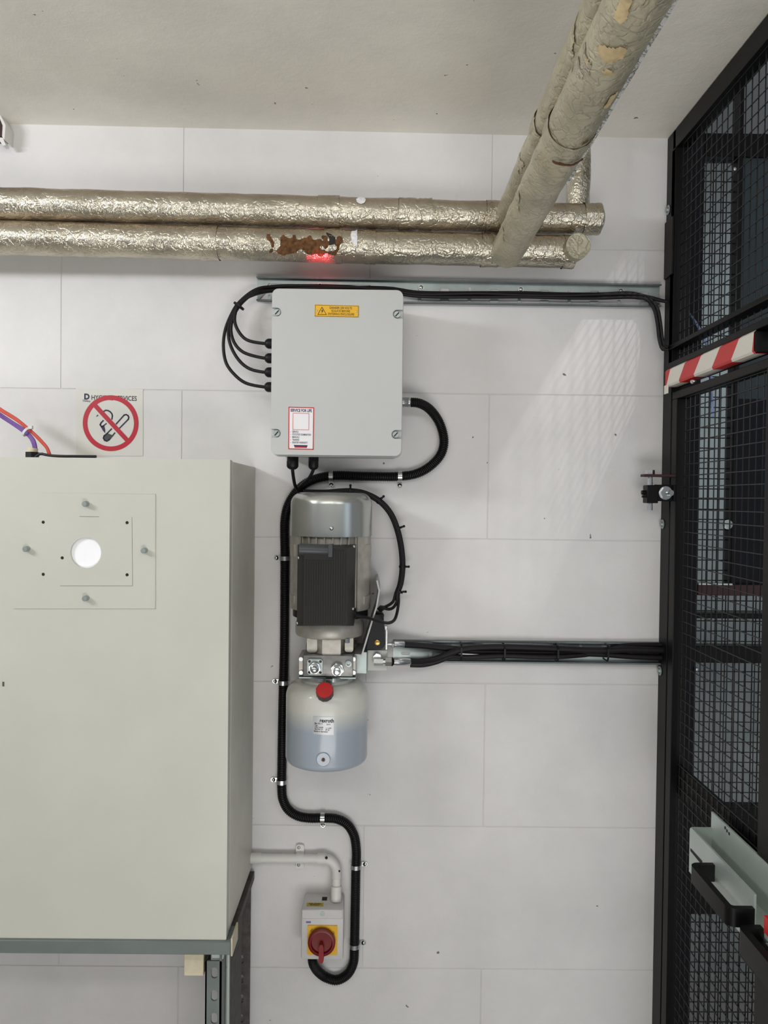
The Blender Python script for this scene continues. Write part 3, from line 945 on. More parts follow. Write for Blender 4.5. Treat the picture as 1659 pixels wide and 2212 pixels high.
# cooling fins, each its own piece
fin = bpy.data.meshes.new('cooling_fin')
gg = G().box((-.0012, -(RM - .0035), zb2 + .004), (.0012, -(RM - .012), zb_), .0005, 1)
fin.from_pydata(gg.v, [], gg.f); fin.materials.append(M['cast'])
fbase = BASE[pu.name]
for k in range(30):
    q = bpy.data.objects.new('cooling_fin', fin)
    COL.objects.link(q); q.parent = pu
    q.location = (0, 0, -fbase.z)
    q.rotation_euler = (0, 0, R(12 * k + 6))
# cast side panels and pads
for sx, nm in ((-1, 'left'), (1, 'right')):
    g = G()
    for a0, a1, z0_, z1_ in ((44, 100, zb2 - .002, zb_), ):
        outp = [( (RM - .002) * math.sin(R(a)) * sx, -(RM - .002) * math.cos(R(a))) for a in range(a0, a1 + 1, 4)]
        inn = [((RM - .011) * math.sin(R(a)) * sx, -(RM - .011) * math.cos(R(a))) for a in range(a1, a0 - 1, -4)]
        g.prism(outp + inn, [], z0_, z1_, O=o, U=(1, 0, 0), V=(0, 1, 0))
    part('side_panel', g, 'cast', pu)
    for py, hpx in ((1187, 26), (1290, 16)):
        g = G()
        rp = RM - .0005
        outp = [(rp * math.sin(R(a)) * sx, -rp * math.cos(R(a))) for a in range(58, 83, 4)]
        inn = [((RM - .003) * math.sin(R(a)) * sx, -(RM - .003) * math.cos(R(a))) for a in range(82, 57, -4)]
        g.prism(outp + inn, [], zc(py + hpx / 2), zc(py - hpx / 2), O=o, U=(1, 0, 0), V=(0, 1, 0))
        part('mounting_pad', g, 'cast', pu)
# end shield below
zf0, zf1 = zc(1381, -.13), zc(1344)
oc = Vector((P(712, 1370, YC).x, YC, 0))
RFl = S(73.5, YC)
part('end_shield', G().lathe([(RFl * .86, zf0 - .002), (RFl * .97, zf0), (RFl, zf0 + .003), (RFl, zf1), (RFl * .96, zf1 + .004), (RFl * .93, zf1 + .012), (RFl * .93, zb2)], oc, n=64), 'cast', pu)
part('drip_ring', G().lathe([(RM - .013, zc(1330)), (RM - .006, zc(1328)), (RM - .006, zc(1305)), (RM - .012, zc(1303))], o, n=64), 'black', pu)
# terminal box with tapered sides
YB = -.190
fr = [P(657, 1182, YB), P(750, 1184, YB), P(750, 1350, YB), P(655, 1350, YB)]
bk = [P(643, 1177, -.152), P(768, 1178, -.152), P(764, 1352, -.152), P(641, 1352, -.152)]
g = G()
md = [a.lerp(b, .12) for a, b in zip(fr, bk)]
md = [q + Vector((0, -.0, 0)) for q in md]
bb = [q + Vector((0, .045, 0)) for q in bk]
g.add(fr + bk + bb, [(0, 1, 2, 3), (0, 4, 5, 1), (1, 5, 6, 2), (2, 6, 7, 3), (3, 7, 4, 0), (4, 8, 9, 5), (5, 9, 10, 6), (6, 10, 11, 7), (7, 11, 8, 4), (8, 11, 10, 9)])
tb = part('terminal_box', g, 'charcoal', pu)
for i in range(17):                 # shallow ribs across the cover
    t = (i + .7) / 18
    a, b = fr[0].lerp(fr[1], t), fr[3].lerp(fr[2], t)
    a = a + Vector((0, 0, -.020 if t < .68 else -.004))
    part('cover_rib', G().box(a + Vector((-.0009, -.0011, 0)), b + Vector((.0009, .0006, .002))), 'charcoal', tb)
for q in ((645.5, 1205), (764.5, 1180.5), (762, 1315), (642.5, 1346)):
    c = P(q[0], q[1], -.158)
    part('cover_screw', G().ball(c, .0026, 12), 'zinc', pu)
a, b = P(645, 1187, -.182), P(717, 1189, -.182)
part('capacitor_cap', G().lathe([(.001, 0), (.0085, .0006), (.0098, .002), (.0098, (b - a).length - .001), (.009, (b - a).length)], a, b - a, 28), 'charcoal_cap', pu)
part('capacitor_end', G().box(b + Vector((-.0055, -.0105, -.0105)), b + Vector((.002, .008, .0105)), .0008, 1), 'charcoal_cap', pu)
c = P(765, 1330, -.145)
part('cable_entry', G().lathe([(.011, 0), (.011, .006), (.007, .010), (.005, .013)], c + Vector((-.010, 0, 0)), (1, 0, 0), 12), 'black', pu)
# pump neck with lobes
zn0, zn1 = zc(1417, -.12), zf0
oc2 = Vector((P(711, 1400, YC).x, YC, 0))
part('pump_neck', G().lathe([(.036, zn0), (.034, zn0 + .004), (.034, zn1)], oc2, n=40), 'cast', pu)
for px, w_, Y_, lowpx in ((674, 22, -.112, 1410), (716, 40, -.122, 1419), (754, 18, -.112, 1409)):
    a, b = P(px - w_ / 2, 1379, Y_), P(px + w_ / 2, lowpx, Y_)
    g = G().prism(rrect(a.x, b.z, b.x, a.z + .003, min(.006, S(w_) * .3)), [], Y_, YC)
    part('neck_lobe', g, 'cast', pu)
bsc = P(750, 1384.5, -.125)
part('neck_bolt', G().hexn(bsc + Vector((0, 0, .004)), bsc + Vector((0, 0, -.003)), .0045), 'zinc', pu)
# manifold block
YM = -.128
a, b = P(655, 1416, YM), P(762, 1462, YM)
mb = part('valve_block', G().box((a.x, YM, b.z), (b.x, YC + .03, a.z), .0015), 'cast_dark', pu)
for px in (650, 764):
    a, b = P(px - 5, 1418, YM + .012), P(px + 5, 1459, YM + .012)
    part('block_ear', G().box((a.x, YM + .012, b.z), (b.x, YC + .02, a.z), .001, 1), 'cast', mb)
    for py in (1424, 1453):
        c = P(px, py, YM + .009)
        part('block_bolt', G().cyl(c, c + Vector((0, .006, 0)), .0034, n=14), 'zinc', mb)
c = P(681, 1439, YM)
hs = S(16.5, YM)
def sq(cx, cz, h, r): return rrect(cx - h, cz - h, cx + h, cz + h, r)
g = G().prism(sq(c.x, c.z, hs, .004), [circ(c.x + sx * hs * .72, c.z + sz * hs * .72, .0024, 12) for sx in (-1, 1) for sz in (-1, 1)] + [circ(c.x, c.z, .0085, 20)], YM, YM - .006)
part('port_flange', g, 'galv', mb)
g = G().hexn(c + Vector((0, -.001, 0)), c + Vector((0, -.013, -.001)), .0098).lathe([(.0078, 0), (.0074, .004), (.005, .0055), (.0045, .012), (.003, .013)], c + Vector((0, -.013, -.001)), (0, -1, 0), 24)
part('port_fitting', g, 'zinc', mb)
c = P(729.5, 1443, YM)
g = G().hexn(c, c + Vector((0, -.009, -.001)), .0108).hexn(c + Vector((0, -.009, -.001)), c + Vector((0, -.016, -.002)), .009, R(20)).lathe([(.0068, 0), (.0064, .005), (.0035, .006), (.0032, .011)], c + Vector((0, -.016, -.002)), (0, -1, 0), 24)
part('port_fitting', g, 'zinc', mb)
c = P(753, 1433, YM)
part('test_port', G().lathe([(.005, 0), (.0052, .004), (.003, .0042), (.003, .001)], c, (0, -1, 0), 20), 'galv', mb)
# clamp ring and tank
ot = Vector((P(706, 1560, YC).x, YC, 0))
RT = S(88.5, YC)
zk = P(706, 1469, -.12).z
part('clamp_ring', G().lathe([(.0425, zk - .003), (.047, zk - .003), (.047, zk + .003), (.0425, zk + .003)], ot, n=56).box(ot + Vector((.0, -.056, zk - .005)), ot + Vector((.012, -.045, zk + .005)), .001, 1), 'zinc', pu)
part('mounting_plate', G().box(P(645, 1462, -.118), Vector((P(769, 1467, -.118).x, YC + .03, P(769, 1467, -.118).z)), .0006, 1), 'galv', pu)
zs, zbt = zc(1499), P(706, 1670, -.143).z
prf = [(.02, zbt), (RT - .012, zbt + .0006)]
for k in range(1, 6):
    a = R(-90 + 90 * k / 5)
    prf.append((RT - .010 + .010 * math.cos(a), zbt + .0105 + .010 * math.sin(a)))
prf.append((RT, (zbt + zs) / 2))
zneck = zc(1464)
for k in range(0, 9):
    a = R(90 * k / 8)
    prf.append((.044 + (RT - .044) * math.cos(a), zs + (zneck - .003 - zs) * math.sin(a)))
prf += [(.041, zneck + .002)]
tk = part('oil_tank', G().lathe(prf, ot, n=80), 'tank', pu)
c = P(702, 1498, YC - RT * .93)
axc = Vector((0, -1, .8)).normalized()
cb = c + axc * .002
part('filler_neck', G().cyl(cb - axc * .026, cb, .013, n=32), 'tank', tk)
RCp = S(19.2, -.16)
g = G()
n = 48
vs = []
for h in (-.003, .011):
    for k in range(n):
        a = 2 * math.pi * k / n
        u = Vector((1, 0, 0)); v = axc.cross(u)
        rr_ = RCp * (1.0 if (k // 2) % 2 else .965)
        vs.append(cb + axc * h + (u * math.cos(a) + v * math.sin(a)) * rr_)
g.add(vs, [(k, (k + 1) % n, n + (k + 1) % n, n + k) for k in range(n)] + [tuple(range(n)), tuple(range(n, 2 * n))])
fc = part('filler_cap', g, 'cap_side', pu, 'ribbed filler cap')
part('cap_face', G().lathe([(RCp * .97, 0), (RCp * .93, .0012), (RCp * .5, .0014)], cb + axc * .0108, axc, 40), 'red', fc, 'bright red face of filler cap')
# rating label wrapped on the tank
lc = P(698.6, 1568, YC - RT)
def on_tank(x, z, lift=.0):          # x metres right of the label centre, z metres up
    ang = math.asin((lc.x - ot.x) / RT) + x / RT
    return Vector((ot.x + (RT + lift) * math.sin(ang), ot.y - (RT + lift) * math.cos(ang), lc.z + z - x * .03))
W_, H_ = S(45, -.145), S(39, -.145)
g = G()
nx = 12
vs = []
for lift in (.0002, .0006):
    for i in range(nx + 1):
        for z in (-H_ / 2, H_ / 2):
            vs.append(on_tank(W_ * (i / nx - .5), z, lift))
m2 = 2 * (nx + 1)
g.add(vs, [(2 * i + j * m2, 2 * i + 2 + j * m2, 2 * i + 3 + j * m2, 2 * i + 1 + j * m2) for i in range(nx) for j in (0, 1)])
lab = part('rating_label', g, 'label_silver', tk)
def tank_text(s, size, x, z, bold=.0, align='LEFT', sq_=1.0):
    cu = bpy.data.curves.new('t', 'FONT')
    cu.body, cu.size, cu.align_x, cu.align_y, cu.offset, cu.resolution_u = s, size, align, 'CENTER', bold * size, 2
    t = bpy.data.objects.new('t', cu)
    me = bpy.data.meshes.new_from_object(t)
    g = G().add([on_tank(x + v.co.x * sq_, z + v.co.y, .0009) for v in me.vertices], [tuple(p.vertices) for p in me.polygons])
    bpy.data.objects.remove(t); bpy.data.curves.remove(cu); bpy.data.meshes.remove(me)
    part('lettering', g, 'print_black', lab)
tank_text('rexroth', .0086, -.0062, .0086, .03, sq_=.86)
for (x, z, s) in ((-.0145, .0036, 'Mat No. 4'), (.005, .0026, '2010'), (-.0145, .0006, 'Typ'), (-.0145, -.0027, 'U/N 1x230'), (.0035, -.0037, '1,1 kW'), (-.0145, -.0058, 'Ser-No 12'), (.0035, -.0066, 'IP 54'), (-.0155, -.0094, 'Made in Germany')):
    tank_text(s, .0032, x, z, .02, sq_=.98)
c = P(698.6, 1640, YC - RT)
dn = Vector((c.x - ot.x, -math.sqrt(RT ** 2 - (c.x - ot.x) ** 2), 0)).normalized()
c = Vector((ot.x, ot.y, c.z)) + dn * (RT - .001)
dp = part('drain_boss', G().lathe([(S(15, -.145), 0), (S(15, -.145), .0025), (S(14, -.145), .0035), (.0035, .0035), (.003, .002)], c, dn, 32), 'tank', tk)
part('drain_hole', G().cyl(c + dn * .0025, c + dn * .0042, .0023, n=14), 'rust', dp)
part('wall_bracket', G().box((ctr.x - .045, -.0003, zc(1400)), (ctr.x + .045, YC + .035, zc(1440)), .001, 1), 'bracket', pu)
part('wall_bracket', G().box((ctr.x - .03, -.0003, zc(1200)), (ctr.x + .03, YC + RM - .012, zc(1280)), .001, 1), 'bracket', pu)

# ---- side plate, solenoid and hose block
poly = [(812.5, 1254), (817.5, 1276), (812, 1310), (804, 1335), (779.5, 1417)]
fr_ = [P(q[0], q[1], -.112) for q in poly]
sp = thing('guard_plate', 'thin slanting grey steel plate seen edge-on right of the motor', 'metal plate', fr_[-1])
g = G()
tk_ = Vector((.0028, 0, .0004))
for a, b in zip(fr_[:-1], fr_[1:]):
    dy = Vector((0, .108, 0))
    g.hull8([b, a, b + dy, a + dy, b + tk_, a + tk_, b + dy + tk_, a + dy + tk_])
part('plate', g, 'bracket', sp)
g = G()
a, b = fr_[-1], fr_[-1] + Vector((-.004, 0, .002))
g.box(a + Vector((-.011, .006, -.0005)), a + Vector((.001, .106, .0015)))
part('plate_foot', g, 'bracket', sp)
YSo = -.075
a, b = P(800, 1345, YSo), P(832, 1403, YSo)
so = thing('solenoid_valve', 'black moulded solenoid coil with brass screw right of the slanting plate', 'valve', ((a.x + b.x) / 2, YSo, b.z))
ol = [(P(*q, YSo).x, P(*q, YSo).z) for q in ((792, 1402.5), (821, 1403), (828, 1399), (832.5, 1392), (831.5, 1358), (829.5, 1352), (829, 1334), (825, 1328), (809, 1328), (805, 1336), (801, 1352), (796, 1382))]
part('coil', G().prism(ol, [], YSo, YSo + .045), 'black', so)
c = P(818, 1329, YSo + .012)
part('coil_nut', G().lathe([(.0095, 0), (.0095, .004), (.0075, .007), (.0045, .0085)], c + Vector((0, 0, -.003)), (0, 0, 1), 20), 'steel_black', so)
c = P(815, 1388, YSo)
q = part('coil_screw', G().lathe([(.0044, 0), (.0046, .0015), (.0025, .0022)], c, (0, -1, 0), 24), 'brass', so)
part('side_clamp', G().box(P(829, 1352, YSo + .01), P(836, 1359, YSo + .02), .0005, 1).box(P(833, 1359, YSo + .012), P(836.5, 1402, YSo + .02), .0005, 1), 'zinc', so)
YH = -.055
a, b = P(793.5, 1404, YH), P(837, 1450, YH)
hb = thing('hose_block', 'pale grey square manifold block where the hydraulic hoses join', 'manifold', ((a.x + b.x) / 2, 0, b.z))
part('block_body', G().box((a.x, YH, b.z), (b.x, -.0005, a.z), .001, 1), 'block_grey', hb)
part('pump_link', G().box((P(768, 1404, -.07).x, -.072, P(768, 1455, -.07).z), (a.x, -.03, a.z), .001, 1), 'galv', hb)
# ---- hydraulic hoses along the lower tray
ho = [([(871, 1392.6, -.030), (916, 1395, -.022), (957, 1399.5, -.017), (1006, 1405, -.014), (1088, 1409, -.0135), (1200, 1410, -.0135), (1300, 1413, -.0135), (1365, 1418, -.0135), (1448, 1421, -.0135)], 6.6, 'black hydraulic hose from the upper ferrule, crossing to the bottom of the bundle'),
      ([(882, 1428.5, -.050), (910, 1429, -.04), (940, 1424, -.030), (968, 1413, -.0255), (1000, 1403, -.0245), (1060, 1398, -.0225), (1170, 1400, -.0225), (1293, 1405, -.021), (1360, 1403, -.021), (1448, 1405, -.021)], 6.8, 'black hydraulic hose from the elbow fitting, front of the bundle'),
      ([(886, 1436, -.022), (915, 1436, -.022), (945, 1429, -.021), (975, 1418, -.019), (1005, 1420, -.024), (1088, 1417, -.023), (1200, 1419, -.023), (1290, 1410, -.012), (1342, 1396, -.012), (1448, 1393, -.012)], 5.6, 'thinner black hose below the elbow fitting, rising to top of bundle at gate')]
HO = []
for l_, r_, lb_ in ho:
    HO.append(single('hydraulic_hose', G().tube(spl([P(*q) for q in l_], .006), S(r_, -.02), 14), 'rubber', lb_, 'hose', 'black hydraulic hoses on the lower tray'))
e = P(815, 1428, YH - .008)
ff = HO[1]
part('elbow_nut', G().hexn(Vector((e.x, YH, e.z)) + Vector((0, 0, .006)), Vector((e.x, YH - .008, e.z)) + Vector((0, 0, .006)), .0075).hexn(e + Vector((-.006, -.002, 0)), e + Vector((.010, -.002, 0)), .0072, R(30)), 'zinc', ff)
e2 = e + Vector((.010, -.002, 0))
part('swivel_nut', G().cyl(e2, e2 + Vector((.005, 0, 0)), .0045, n=16).hexn(e2 + Vector((.004, 0, 0)), e2 + Vector((.015, 0, -.0004)), .0083, R(10)), 'zinc', ff)
part('seal_ring', G().cyl(e2 + Vector((.015, 0, -.0004)), e2 + Vector((.017, 0, -.0004)), .0078, n=22), 'steel_black', ff)
e3 = e2 + Vector((.017, 0, -.0004))
fe = P(884, 1429, -.05)
part('ferrule', G().lathe([(.0062, 0), (.0068, .001), (.0068, .006), (.0074, .007), (.0074, (fe - e3).length - .001), (.0068, (fe - e3).length)], e3, fe - e3, 20), 'zinc', ff)
a1 = P(846, 1391.5, -.035)
ff2 = HO[0]
a2 = P(873, 1393, -.03)
part('ferrule', G().hexn(a1, a1 + Vector((.004, 0, 0)), .0062).lathe([(.0052, 0), (.0052, .003), (.0062, .004), (.0062, (a2 - a1).length - .001), (.0056, (a2 - a1).length)], a1, a2 - a1, 20), 'zinc', ff2)
part('stem', G().cyl(Vector((P(837, 1391, -.035).x - .001, a1.y, a1.z)), a1 + Vector((.001, 0, 0)), .0035, n=14), 'zinc', ff2)

for px, py, lb_ in ((995, 1406, 'first'), (1088, 1409, 'second'), (1202, 1410, 'third'), (1309, 1409, 'fourth')):
    c = P(px, py, -.017)
    th = thing('cable_tie', lb_ + ' black tie from the left round the hydraulic hoses', 'cable tie', c, 'cable ties on hydraulic hoses')
    h_ = S(17)
    ring = [Vector((c.x, -.0008, c.z - h_)), Vector((c.x, -.026, c.z - h_)), Vector((c.x, -.0315, c.z - h_ * .5)), Vector((c.x, -.0315, c.z + h_ * .6)), Vector((c.x, -.026, c.z + h_)), Vector((c.x, -.0008, c.z + h_))]
    g = G()
    for a, b in zip(ring[:-1], ring[1:]):
        dn_ = (b - a).normalized(); e = Vector((1, 0, 0)); nn = dn_.cross(e) * .0005
        ee = e * .0016
        g.hull8([a - ee - nn, a - ee + nn, b - ee - nn, b - ee + nn, a + ee - nn, a + ee + nn, b + ee - nn, b + ee + nn])
    part('strap', g, 'black', th)

# ================================================================ ISOLATOR SWITCH AND WHITE CONDUIT
YI = -.058
a, b = P(651, 1963, YI), P(741, 2074, YI)
isx = thing('isolator_switch', 'grey rotary isolator with round red handle on yellow plate', 'switch', ((a.x + b.x) / 2, 0, b.z))
part('back_box', G().box((a.x + .001, -.0005, b.z + .001), (b.x - .001, YI + .020, a.z - .001), .003), 'isolator', isx)
cv = part('cover', G().box((a.x, YI + .020, b.z), (b.x, YI, a.z), .003), 'isolator', isx)
c0, c1_ = P(652, 1964, YI), P(740, 1985, YI)
part('cover_band', G().box((c0.x, YI + .004, c1_.z), (c1_.x, YI - .0015, c0.z), .0012, 1), 'isolator', cv)
c = P(697, 1973.5, YI - .0015)
part('cover_screw', G().cyl(c + Vector((0, -.0004, 0)), c + Vector((0, .001, 0)), .0045, n=18), 'galv', cv)
part('knockout', G().box((P(695, 1940, -.03).x, -.028, a.z - .0005), (P(706, 1940, -.03).x, -.016, a.z - .0012)), 'dark_hole', isx)
q1, q2 = P(663, 1955, -.04), P(699, 1955, -.04)
yl = part('caution_strip', G().box((q1.x, -.050, a.z - .0008), (q2.x, -.038, a.z + .0003)), 'yellow_old', isx)
text('CAUTION\nSUPPLY', .005, Vector(((q1.x + q2.x) / 2, -.044, a.z + .0006)), 'print_black', yl, U=(1, 0, 0), V=(0, 1, 0))
q1, q2 = P(661, 1990, YI), P(671.5, 1993.8, YI)
part('maker_mark', G().box((q1.x, YI - .0003, q2.z), (q2.x, YI + .001, q1.z)), 'violet_print', cv)
q1, q2 = P(664.5, 1998, YI), P(728.5, 2061.5, YI)
yp = part('yellow_plate', G().prism(rrect(q1.x, q2.z, q2.x, q1.z, .0015), [], YI + .001, YI - .0022), 'yellow', isx)
kc = P(694.5, 2038, YI - .012)
RK = S(29.8, YI - .012)
kn = part('red_knob', G().lathe([(RK * .9, 0), (RK, .002), (RK, .009), (RK * .93, .0102), (RK * .8, .0102), (RK * .74, .006), (.004, .0055)], Vector((kc.x, YI - .0022, kc.z)), (0, -1, 0), 56), 'red_dark', isx)
hp = [(-.0022, .001), (.0022, .001), (.0042, -.004), (.0046, -.022), (.0048, -RK - .002), (.0028, -RK - .0072), (-.0028, -RK - .0072), (-.0048, -RK - .002), (-.0046, -.022), (-.0042, -.004)]
part('lever', G().prism([(p[0] * .95, p[1]) for p in hp], [], .004, .0165, O=(kc.x, YI - .0022, kc.z), U=(1, 0, 0), V=(0, 0, 1)), 'lever_red', kn)
for s_, dx, dz in (('0', .0, .0235), ):
    text('OFF', .0036, Vector((kc.x - .0185, YI - .0023, kc.z + .0175)), 'print_black', yp, U=(.6, 0, .8), V=(-.8, 0, .6))
    text('ON', .0036, Vector((kc.x + .0205, YI - .0023, kc.z + .0135)), 'print_black', yp, U=(.3, 0, -.95), V=(.95, 0, .3))
wc = thing('painted_conduit', 'overpainted white rigid conduit bending down into top of isolator', 'conduit', P(540, 1854, -.012))
YW = -.0125
rw = S(9.5)
part('level_pipe', G().cyl(P(505, 1853.5, YW), P(688, 1855, YW), rw), 'painted_pipe', wc)
part('coupler', G().cyl(P(505, 1853.5, YW), P(565, 1854, YW), rw * 1.16), 'painted_pipe', wc)
part('elbow', G().tube(spl([P(686, 1855, YW), P(700, 1855, YW), P(714, 1859, YW), P(724, 1870, YW), P(727, 1884, YW - .004), P(727, 1900, YW - .01)], .003), rw * 1.12, 24), 'painted_pipe', wc)
part('elbow_collar', G().cyl(P(686, 1855, YW), P(705, 1855, YW), rw * 1.25), 'painted_pipe', wc)
part('drop_pipe', G().cyl(P(727, 1890, YW - .006), Vector((P(726, 1940, -.03).x, -.029, a.z)), rw), 'painted_pipe', wc)
part('socket', G().cyl(P(726.5, 1914, -.024), Vector((P(726, 1940, -.03).x, -.029, a.z - .001)), rw * 1.2), 'painted_pipe', wc)
for q, Y_ in (((705, 1853), YW - rw * 1.2), ((732, 1882), YW - rw * 1.05)):
    c = P(q[0], q[1], Y_)
    part('grub_screw', G().ball(c, .0026, 10), 'dark_hole', wc)
sd = thing('painted_saddle', 'overpainted white saddle strap on the white conduit', 'pipe clip', P(648.5, 1872, 0))
c = P(648.5, 1854, YW)
g = G()
part('strap', G().tube([c + Vector((-.0068, 0, 0)), c + Vector((.0068, 0, 0))], rw + .0012, 24), 'painted_pipe', sd)
for z_a, z_b in ((1823, 1846), (1862, 1875)):
    t1, t2 = P(640, z_a, -.003), P(657, z_b, -.003)
    part('tab', G().prism(rrect(t1.x, t2.z, t2.x, t1.z, .0045 if z_a < 1840 else .002), [], -.0004, -.0065), 'painted_pipe', sd)
for q in ((645.5, 1831), (645, 1868.5)):
    part('screw', G().ball(P(q[0], q[1], -.0068), .003, 12, (1, .5, 1)), 'galv', sd)

# ================================================================ STEEL CABINET ON THE LEFT
YD = -.235
cxr = (P(499.5, 992, YD).x + P(486.5, 2030, YD).x) / 2
czt, czb = P(300, 990.5, YD).z, P(300, 2029, YD).z
cxl = -.95
cab = thing('steel_cabinet', 'large cream grey steel cabinet on the left with round white hole and bolted plate', 'cabinet', ((cxl + cxr) / 2, 0, czb))
part('carcass', G().box((cxl, -.0008, czb + .002), (cxr + .0005, YD + .022, czt - .002), .0015), 'cab_side', cab)
part('door_seal', G().box((cxl + .004, YD + .023, czb + .006), (cxr - .003, YD + .018, czt - .006)), 'dark_hole', cab)
hole_c = P(186, 1194, YD)
rH = S(33, YD)
door = part('door', G().prism(rrect(cxl, czb, cxr, czt, .0015, 2), [circ(hole_c.x, hole_c.z, rH, 48)], YD + .019, YD), 'cabinet', cab)
part('hole_backing', G().cyl(hole_c + Vector((0, .003, 0)), hole_c + Vector((0, .005, 0)), rH * 1.1, n=40), 'bright_white', cab, 'bright white board seen through the hole')
pc = [P(31, 1064, YD), P(336, 1068, YD), P(335.5, 1314.5, YD), P(31, 1314.5, YD)]
g = G().prism([(q.x, q.z) for q in pc], [circ(hole_c.x, hole_c.z, rH, 48)] + [circ(P(*q, YD).x, P(*q, YD).z, S(3.6, YD), 12) for q in ((94, 1128), (275, 1129), (135, 1205), (94, 1240.5), (275, 1241.5))], YD - .0002, YD - .0012)
ap = part('access_plate', g, 'cabinet', cab)
outl([q + Vector((0, -.0002, 0)) for q in pc], .0011, YD, True, 'cab_side', ap, 'plate_edge', .0001)
outl([P(*q, YD - .0013) for q in ((140, 1116), (285, 1117), (286.5, 1265.5), (130, 1265.5))][1:] , .0004, YD, False, 'strut_dark', ap, 'scribed_line', .0001)
outl([P(*q, YD - .0013) for q in ((172, 1115.8), (214, 1116.2))], .0005, YD, False, 'strut_dark', ap, 'scribed_line', .0001)
for q in ((94, 1128), (275, 1129), (135, 1205), (94, 1240.5), (275, 1241.5)):
    c = P(q[0], q[1], YD)
    part('screw_hole', G().cyl(c + Vector((0, -.0003, 0)), c + Vector((0, -.0001, 0)), S(3.4, YD), n=12), 'dark_hole', ap)
for q in ((183, 1088.5), (54.5, 1186), (310, 1189.5), (183, 1293)):
    c = P(q[0], q[1], YD - .009)
    s_ = Vector((c.x, YD, c.z))
    th_ = part('stud', G().lathe([(.0042, 0), (.0042, .0085), (.0034, .0095), (.0012, .0096)], s_ + Vector((0, -.0012, 0)), (0, -1, 0), 18), 'galv', ap)
c = P(8, 1477, YD)
part('small_mark', G().box(c + Vector((-.002, -.0002, -.004)), c + Vector((.001, .001, .003))), 'strut_dark', door)
# frame below the cabinet
bar_r = P(498, 2040, -.24).x
zA, zB = P(250, 2030.5, -.24).z, P(250, 2061.5, -.24).z
fr2 = thing('support_frame', 'grey steel strut frame under the steel cabinet with slotted upright', 'support frame', (bar_r - .03, -.2, 0))
zA = czb - .0003
crossb = part('front_crossbar', G().box((cxl, -.24, zB), (bar_r, -.195, zA), .001, 1), 'frame_grey', fr2)
part('crossbar_end_cap', G().box((bar_r, -.238, P(500, 2066, -.238).z), (bar_r + .0025, -.192, P(500, 2029, -.238).z + .001), .0003, 1), 'cream_cap', fr2)
# slotted upright: front face plate with slots, side leg
YU = -.205
xa, xb = P(443, 2140, YU).x, P(478, 2140, YU).x
zt_u = P(460, 2076, YU).z
hol = []
zz = P(462, 2101.5, YU).z
while zz > .05:
    hol.append([(q[0], q[1]) for q in rrect(P(456.5, 2101, YU).x, zz - S(12, YU), P(470, 2101, YU).x, zz + S(12, YU), S(6, YU), 4)])
    zz -= S(50.3, YU)
part('upright_face', G().prism(rrect(xa, 0.002, xb, zt_u, .001, 2), hol, YU, YU + .003), 'frame_grey', fr2)
part('upright_side', G().box((xb - .003, YU, .002), (xb, YU + .036, zB - .0002)), 'frame_grey', fr2)
part('upright_side', G().box((xa, YU, .002), (xa + .0025, YU + .03, zt_u)), 'frame_grey', fr2)
part('bright_lip', G().box((P(491, 2150, -.17).x, -.172, .002), (P(495, 2150, -.17).x, -.165, zB - .0002)), 'galv_pale', fr2)
part('inner_leg', G().box((P(496, 2150, -.16).x, -.165, .002), (P(498, 2150, -.16).x, -.06, zB)), 'strut_dark', fr2)
# arm from the crossbar back to the wall
part('side_arm', G().box((bar_r - .022, -.195, zB), (bar_r - .002, -.005, zA - .006)), 'strut_dark', fr2)
# rear slotted upright against the wall
xc_, xd_ = P(515, 2120, -.012).x, P(538, 2120, -.012).x
hol = []
zz = P(519, 2072, -.012).z
while zz > .05:
    hol.append(rrect(xc_ + S(2.5), zz - S(9), xc_ + S(11), zz + S(9), S(3.8), 4))
    zz -= S(43)
ru = thing('wall_upright', 'dark slotted steel upright against the wall below cabinet, rough painted edge', 'support frame', (xc_, -.01, 0))
part('upright_face', G().prism([(xc_ - .012, .002), (xd_, .002), (xd_ + .002, P(538, 1905).z), (xc_ - .012, P(538, 1905).z)], hol, -.010, -.0125), 'strut_dark', ru)
part('upright_leg', G().box((xd_ - .0025, -.010, .002), (xd_, -.0005, P(538, 1905).z)), 'strut_dark', ru)
# timber batten and packing
a, b = P(397.5, 2067.5, -.2), P(439.5, 2108.5, -.2)
single('timber_batten', G().box((a.x, -.2, b.z), (b.x, -.001, zB - .0002), .0008, 1), 'wood', 'pale sawn timber batten end under the grey crossbar', 'timber')
a, b = P(458, 2065, -.2), P(482, 2074, -.2)
single('packing_piece', G().box((a.x, -.2, zt_u + .0002), (b.x, -.18, zB - .0002)), 'galv_pale', 'small pale packing piece on top of slotted upright', 'packing piece')

# ================================================================ NO SMOKING SIGN
YN = -.0012
sg = thing('no_smoking_sign', 'square white no smoking sign with red ring on wall above cabinet', 'sign', P(236, 984, 0))
part('sign_board', quad_plate((164, 838), (309, 841), (165, 985), (309, 985), -.0002, .0008), 'sign_white', sg)
def sgp(x, y): return P(150 + x / 9.217, 820 + y / 9.217, YN)
cc = sgp(822, 868)
Ro, Ri = S(553 / 9.217), S(460 / 9.217)
g = G().prism(circ(cc.x, cc.z, Ro, 72), [circ(cc.x, cc.z, Ri, 72)], YN, YN - .00015)
part('red_ring', g, 'sign_red', sg)
a, b = sgp(470, 470), sgp(1180, 1240)
outl([a, b], S(9.6), YN, False, 'sign_red', sg, 'red_bar', .00022)
outl([sgp(*q) for q in ((930, 885), (1090, 705), (1130, 697), (1165, 715), (1182, 750), (1172, 790), (1000, 965))], S(3), YN, False, 'print_navy', sg, 'cigarette', .0001)
